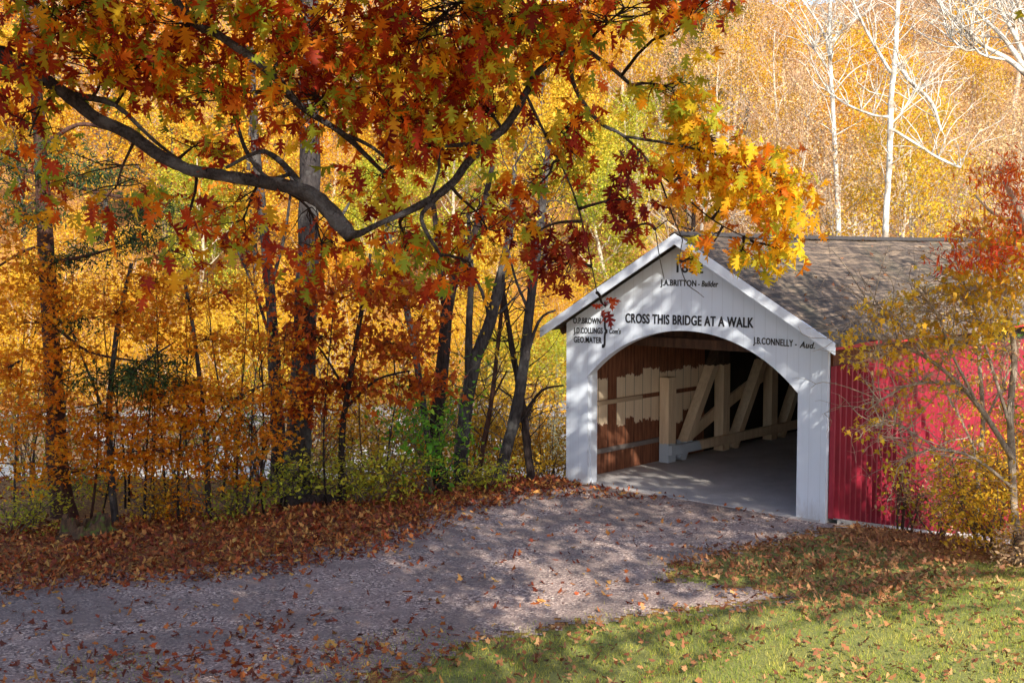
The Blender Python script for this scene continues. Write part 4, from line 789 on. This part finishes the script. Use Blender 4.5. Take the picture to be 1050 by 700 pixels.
# ---------------------------------------------------------------- right side shrubs
def gY2(px, Y): p = at(px, 500, Y); return G(p.x, p.y)
r, B, s = stem_tree('redbud_tree', 'slim leaning tree with arching bare twigs and sparse yellow leaves before the red wall', [(19.6, [(1044, 575, 4.4), (1040, 520, 4), (1037, 460, 3.8), (1036, 420, 3.4), (1040, 360, 3), (1030, 300, 2.4), (1022, 250, 1.8)]),
  (19.5, [(1038, 470, 3), (1010, 425, 2.8), (985, 395, 2.4), (955, 370, 1.8), (920, 352, 1.3), (885, 345, .8)]), (19.4, [(985, 395, 1.8), (950, 392, 1.4), (920, 400, 1.2), (890, 420, .8)]), (19.3, [(1000, 410, 1.6), (975, 360, 1.4), (960, 320, 1.1), (935, 290, .8)]),
  (19.5, [(1037, 440, 2), (1015, 370, 1.6), (1000, 320, 1.2), (985, 280, .8)]), (19.3, [(955, 370, 1.3), (925, 335, 1), (900, 315, .8), (885, 310, .5)]), (19.5, [(1038, 500, 1.8), (1000, 470, 1.5), (960, 460, 1.1), (925, 470, .7)]), (19.4, [(960, 460, .9), (930, 440, .7), (905, 435, .5)])], B_TW2, parts=('trunk', 'branch'))
mb = MB()
for pts, rr in s[:]:
    for k in range(26):
        i = rnd.randint(len(pts) // 4, len(pts) - 1); q = pts[i] + Vector((rnd.gauss(-.25, .5), rnd.uniform(-.5, .4), rnd.gauss(.12, .35))); tw = curve(pts[i], q, rnd.uniform(0, .18), .2, 6); mb.tube(tw, [.009, .008, .007, .006, .005, .004, .003], 4, cap=False)
        for _ in range(2): e = tw[rnd.randint(2, 6)]; mb.tube(curve(e, e + Vector((rnd.gauss(0, .25), rnd.gauss(0, .2), rnd.gauss(-.05, .2))), .05, .2, 4), [.005, .004, .004, .003, .002], 3, cap=False)
mb.build('twigs', B_TW2, r)
sprays(r, B, [(905, 320, 34, 18, 26), (940, 340, 34, 22, 26), (900, 368, 34, 18, 22), (950, 300, 34, 22, 24), (985, 300, 34, 24, 24), (920, 420, 40, 14, 12), (980, 350, 34, 26, 24), (1010, 330, 30, 30, 24), (870, 345, 16, 12, 7), (950, 385, 34, 22, 14), (890, 440, 24, 10, 6), (1030, 300, 24, 24, 16), (930, 470, 30, 16, 10)], YEL, .10, SH_MAP, 19.5, .6, s, per=7, sig=.16, barkm=B_TAN, twr=.007)
sprays(r, B, [(1000, 300, 40, 40, 60), (950, 320, 50, 36, 50), (1030, 360, 24, 40, 40), (905, 350, 30, 30, 16), (960, 400, 50, 40, 26)], TAN, .07, SH_ELL, 19.7, .7, s, per=6, sig=.2, barkm=B_TAN, twr=.006)
bush('dense golden bush beside the concrete wing at the right edge', 1015, 570, 19.9, 44, 52, 330, YEL, .075, 11, dep=.9, sig=.16)
bush('amber bush with thin twigs over the foot of the red wall', 960, 560, 22.3, 40, 40, 150, TAN, .075, 9, dep=.5, sig=.15)
bush('small yellow green bush low against the red wall near the portal', 928, 552, 22.6, 26, 40, 50, YELG, .10, 4, dep=.3, sig=.12)
bush('tall yellow bush at the right picture edge behind the slim tree', 1060, 560, 21.5, 40, 75, 260, YEL, .08, 11, dep=.9, sig=.18)
bush('low dry bush with pale stems at the foot of the slim tree', 1050, 590, 18.8, 36, 22, 130, TAN, .07, 9, dep=.6)
r, B, s = stem_tree('birch_sapling', 'tall airy sapling full of small yellow leaves covering the far end of the red wall', [(21.5, [(1000, 560, 3), (1002, 500, 2.8), (1008, 430, 2.4), (1004, 360, 2), (1012, 300, 1.5)]), (21.5, [(1004, 470, 1.5), (980, 420, 1.2), (962, 390, .8)]), (21.5, [(1006, 440, 1.5), (1030, 390, 1.2), (1046, 350, .8)])], B_TW2, 'sapling', parts=('trunk', 'branch'))
sprays(r, B, [(1000, 470, 40, 50, 50), (1030, 400, 30, 60, 50), (985, 400, 36, 40, 34), (1035, 480, 30, 50, 50), (1005, 330, 40, 40, 40), (960, 460, 30, 40, 18)], YEL, .075, SH_ELL, 21.5, .7, s, per=9, sig=.18, barkm=B_TW2, twr=.007)
sprays(r, B, [(1040, 420, 20, 30, 16), (1030, 350, 20, 20, 10)], GRN, .07, SH_ELL, 21.3, .5, s, per=9, sig=.18, barkm=B_TW2, twr=.006, name='green_foliage')
r, B, s = stem_tree('sumac_tree', 'red orange sumac leaning in over the roof from the right edge', [(18.5, [(1110, 600, 6), (1105, 500, 5.5), (1095, 400, 5), (1075, 300, 4.4), (1050, 230, 3.5), (1030, 185, 2.5)]), (18.5, [(1085, 340, 3), (1050, 290, 2.4), (1010, 262, 1.8), (985, 250, 1)]), (18.5, [(1050, 230, 2), (1020, 220, 1.6), (1000, 200, 1)])], B_TAN, parts=('trunk', 'branch'))
sprays(r, B, [(1025, 175, 26, 22, 24), (1040, 210, 26, 20, 20), (1000, 235, 26, 14, 12), (985, 262, 24, 14, 14), (1020, 262, 30, 18, 22), (1045, 240, 20, 24, 16)], SUM, .13, SH_LONG, 18.5, .7, s, per=16, sig=.2, barkm=B_TAN)
sprays(r, B, [(1030, 300, 30, 40, 30), (1035, 250, 24, 30, 20), (1010, 245, 24, 16, 9), (1045, 290, 18, 20, 12), (990, 280, 24, 12, 8)], YEL, .11, SH_ELL, 18.6, .7, s, per=12, sig=.2, barkm=B_TAN, name='yellow_foliage')
bush('green leaved sprig bush at the right edge in front of the roof line', 1042, 420, 20.5, 18, 60, 1, GRN, .1, 4) if False else None

# ---------------------------------------------------------------- fallen leaves and grass
def scatter(n, x0, x1, y0, y1): return NR.uniform(x0, x1, n), NR.uniform(y0, y1, n)
bank = gp([(-300, 720), (0, 612), (150, 602), (300, 584), (410, 560), (468, 530), (530, 512), (580, 502), (580, 488), (520, 492), (440, 505), (350, 515), (200, 528), (0, 540), (-300, 560)])
patch = gp([(700, 575), (800, 552), (850, 543), (960, 556), (1000, 580), (1010, 600), (940, 615), (860, 632), (780, 622), (800, 605), (740, 590)])
def on_ground(x, y, lift): return np.stack([x, y, gz(x, y) + lift], 1)
def ground_leaves(name, label, sets, m, size=.1):
    P = np.concatenate(sets); NR.shuffle(P); h_ = len(P) // 2; V1 = leaf_verts(P[:h_], size * 1.15, SH_FAL, droop=-.1, flat=.45, sv=.5); V2 = leaf_verts(P[h_:], size, SH_FAM, droop=-.1, flat=.45, sv=.5)
    me = npmesh(name, np.concatenate([V1, V2]), 11); o = link(name, me, m); tag(o, label, 'fallen leaves', kind='stuff')
x, y = scatter(90000, -17, 4, 15, 28); k = inpoly(x + .4 * fbm(x, y) + NR.normal(0, .25, x.size), y + .3 * fbm(y, x) + NR.normal(0, .22, x.size), bank) & (NR.uniform(size=x.size) < .85 + .2 * fbm(x, y, .5)); s1 = on_ground(x[k], y[k], .03 + NR.uniform(0, .05, k.sum()))
x, y = scatter(26000, -20, 6, 24, 33); k = NR.uniform(size=x.size) < .6; s1b = on_ground(x[k], y[k], .03)
x, y = scatter(9500, -16, 8, 9, 27); k = inpoly(x, y, road) & (NR.uniform(size=x.size) < .35 + .6 * (1 - sst(-7, -1, x)) * (1 - sst(14, 19, y) * .5) + .2 * fbm(x, y, .6)); s2 = on_ground(x[k], y[k], .03)
lp = gp([(40, 668), (160, 664), (210, 690), (240, 640), (330, 628), (300, 660), (430, 650), (500, 648), (400, 720), (40, 720)])
x, y = scatter(5000, -9, 1, 12, 18); k = inpoly(x + .4 * fbm(x, y) + NR.normal(0, .3, x.size), y + NR.normal(0, .2, x.size), lp); s3_ = on_ground(x[k], y[k], .03)
ground_leaves('fallen_leaves', 'red and rust leaf litter covering the bank at left of the drive', [s1, s1b, s2, s3_], LIT, .085)
x, y = scatter(36000, 1, 10, 14, 24); k = inpoly(x + .4 * fbm(x, y) + NR.normal(0, .3, x.size), y + .3 * fbm(y, x) + NR.normal(0, .3, x.size), patch) & (NR.uniform(size=x.size) < .42 + .3 * fbm(x, y, .8)); p1 = on_ground(x[k], y[k], .05 + NR.uniform(0, .03, k.sum()))
x, y = scatter(30000, -6, 14, 10, 24); k = inpoly(x, y, lawn) & (NR.uniform(size=x.size) < .45 + .4 * fbm(x, y, .7) + .4 * sst(15, 19, y)); p2 = on_ground(x[k], y[k], .075)
x, y = scatter(36000, 4.5, 22, 17, 34); k = (NR.uniform(size=x.size) < .6) & ~inpoly(x, y, lawn) & ~inpoly(x, y, road) & (((x - BX) * math.cos(TH) - (y - BY) * math.sin(TH)) > .25); p3 = on_ground(x[k], y[k], .03)
ground_leaves('dry_fallen_leaves', 'brown and tan fallen leaves strewn over the lawn before the red wall', [p1, p2, p3], LIT2, .078)
n = 330000; x, y = scatter(n, -7, 14, 9.5, 23.5); dens = .7 + .5 * fbm(x, y, .9)
inl = inpoly(x + .25 * fbm(x, y) + NR.normal(0, .22, n), y + .22 * fbm(y, x) + NR.normal(0, .2, n), lawn); ip = inpoly(x, y, patch); k = inl & (NR.uniform(size=n) < np.where(ip, .25, dens))
x, y = x[k], y[k]; m_ = len(x); hgt = NR.uniform(.03, .075, m_) * (1 + .6 * np.clip(fbm(x, y, 1.6), -.7, 1)); az = NR.uniform(0, 6.28, m_); ln = NR.uniform(-.04, .04, (m_, 2)); z = gz(x, y)
V = np.stack([np.stack([x - np.cos(az) * .004, y - np.sin(az) * .004, z], 1), np.stack([x + np.cos(az) * .004, y + np.sin(az) * .004, z], 1), np.stack([x + ln[:, 0], y + ln[:, 1], z + hgt], 1)], 1)
tag(link('grass', npmesh('grass', V, 3), GRASS), 'sunlit short green grass at bottom right', 'grass', kind='stuff')
x, y = scatter(9000, -8, 0, 12, 17); gx2 = gp([(60, 672), (170, 668), (190, 690), (150, 710), (60, 710)]); gx3 = gp([(330, 655), (440, 640), (470, 655), (380, 700), (300, 710)])
k = (inpoly(x + .2 * fbm(x, y), y, gx2) | inpoly(x + .2 * fbm(x, y), y, gx3)); x, y = x[k], y[k]; m_ = len(x); z = gz(x, y) + .012; az = NR.uniform(0, 6.28, m_); ln = NR.uniform(-.04, .04, (m_, 2)); hgt = NR.uniform(.02, .05, m_)
V = np.stack([np.stack([x - np.cos(az) * .005, y - np.sin(az) * .005, z], 1), np.stack([x + np.cos(az) * .005, y + np.sin(az) * .005, z], 1), np.stack([x + ln[:, 0], y + ln[:, 1], z + hgt], 1)], 1)
tag(link('grass', npmesh('grass', V, 3), GRASS), 'thin shaded grass tufts growing through the gravel drive', 'grass', kind='stuff')
# leaves on the roof
rl = NR.uniform(0, 1, (170, 2)); yy = rl[:, 0] * 14; q = rl[:, 1] ** .7; xx = -W / 2 + (W / 2 + .3) * q
P = np.stack([xx, yy, 5.29 - .574 * np.abs(xx + W / 2) + .03], 1); o = leaves('roof_leaves', P, .1, SH_MAP, LIT2, None, droop=0, flat=.7); o.matrix_world = BM; tag(o, 'scattered dry leaves lying on the shingle roof', 'fallen leaves', kind='stuff')
c = bpy.context.scene.cycles; c.max_bounces = 5; c.use_adaptive_sampling = True; c.diffuse_bounces = 4; c.transmission_bounces = 3; c.transparent_max_bounces = 4
print('objects', len(bpy.data.objects))
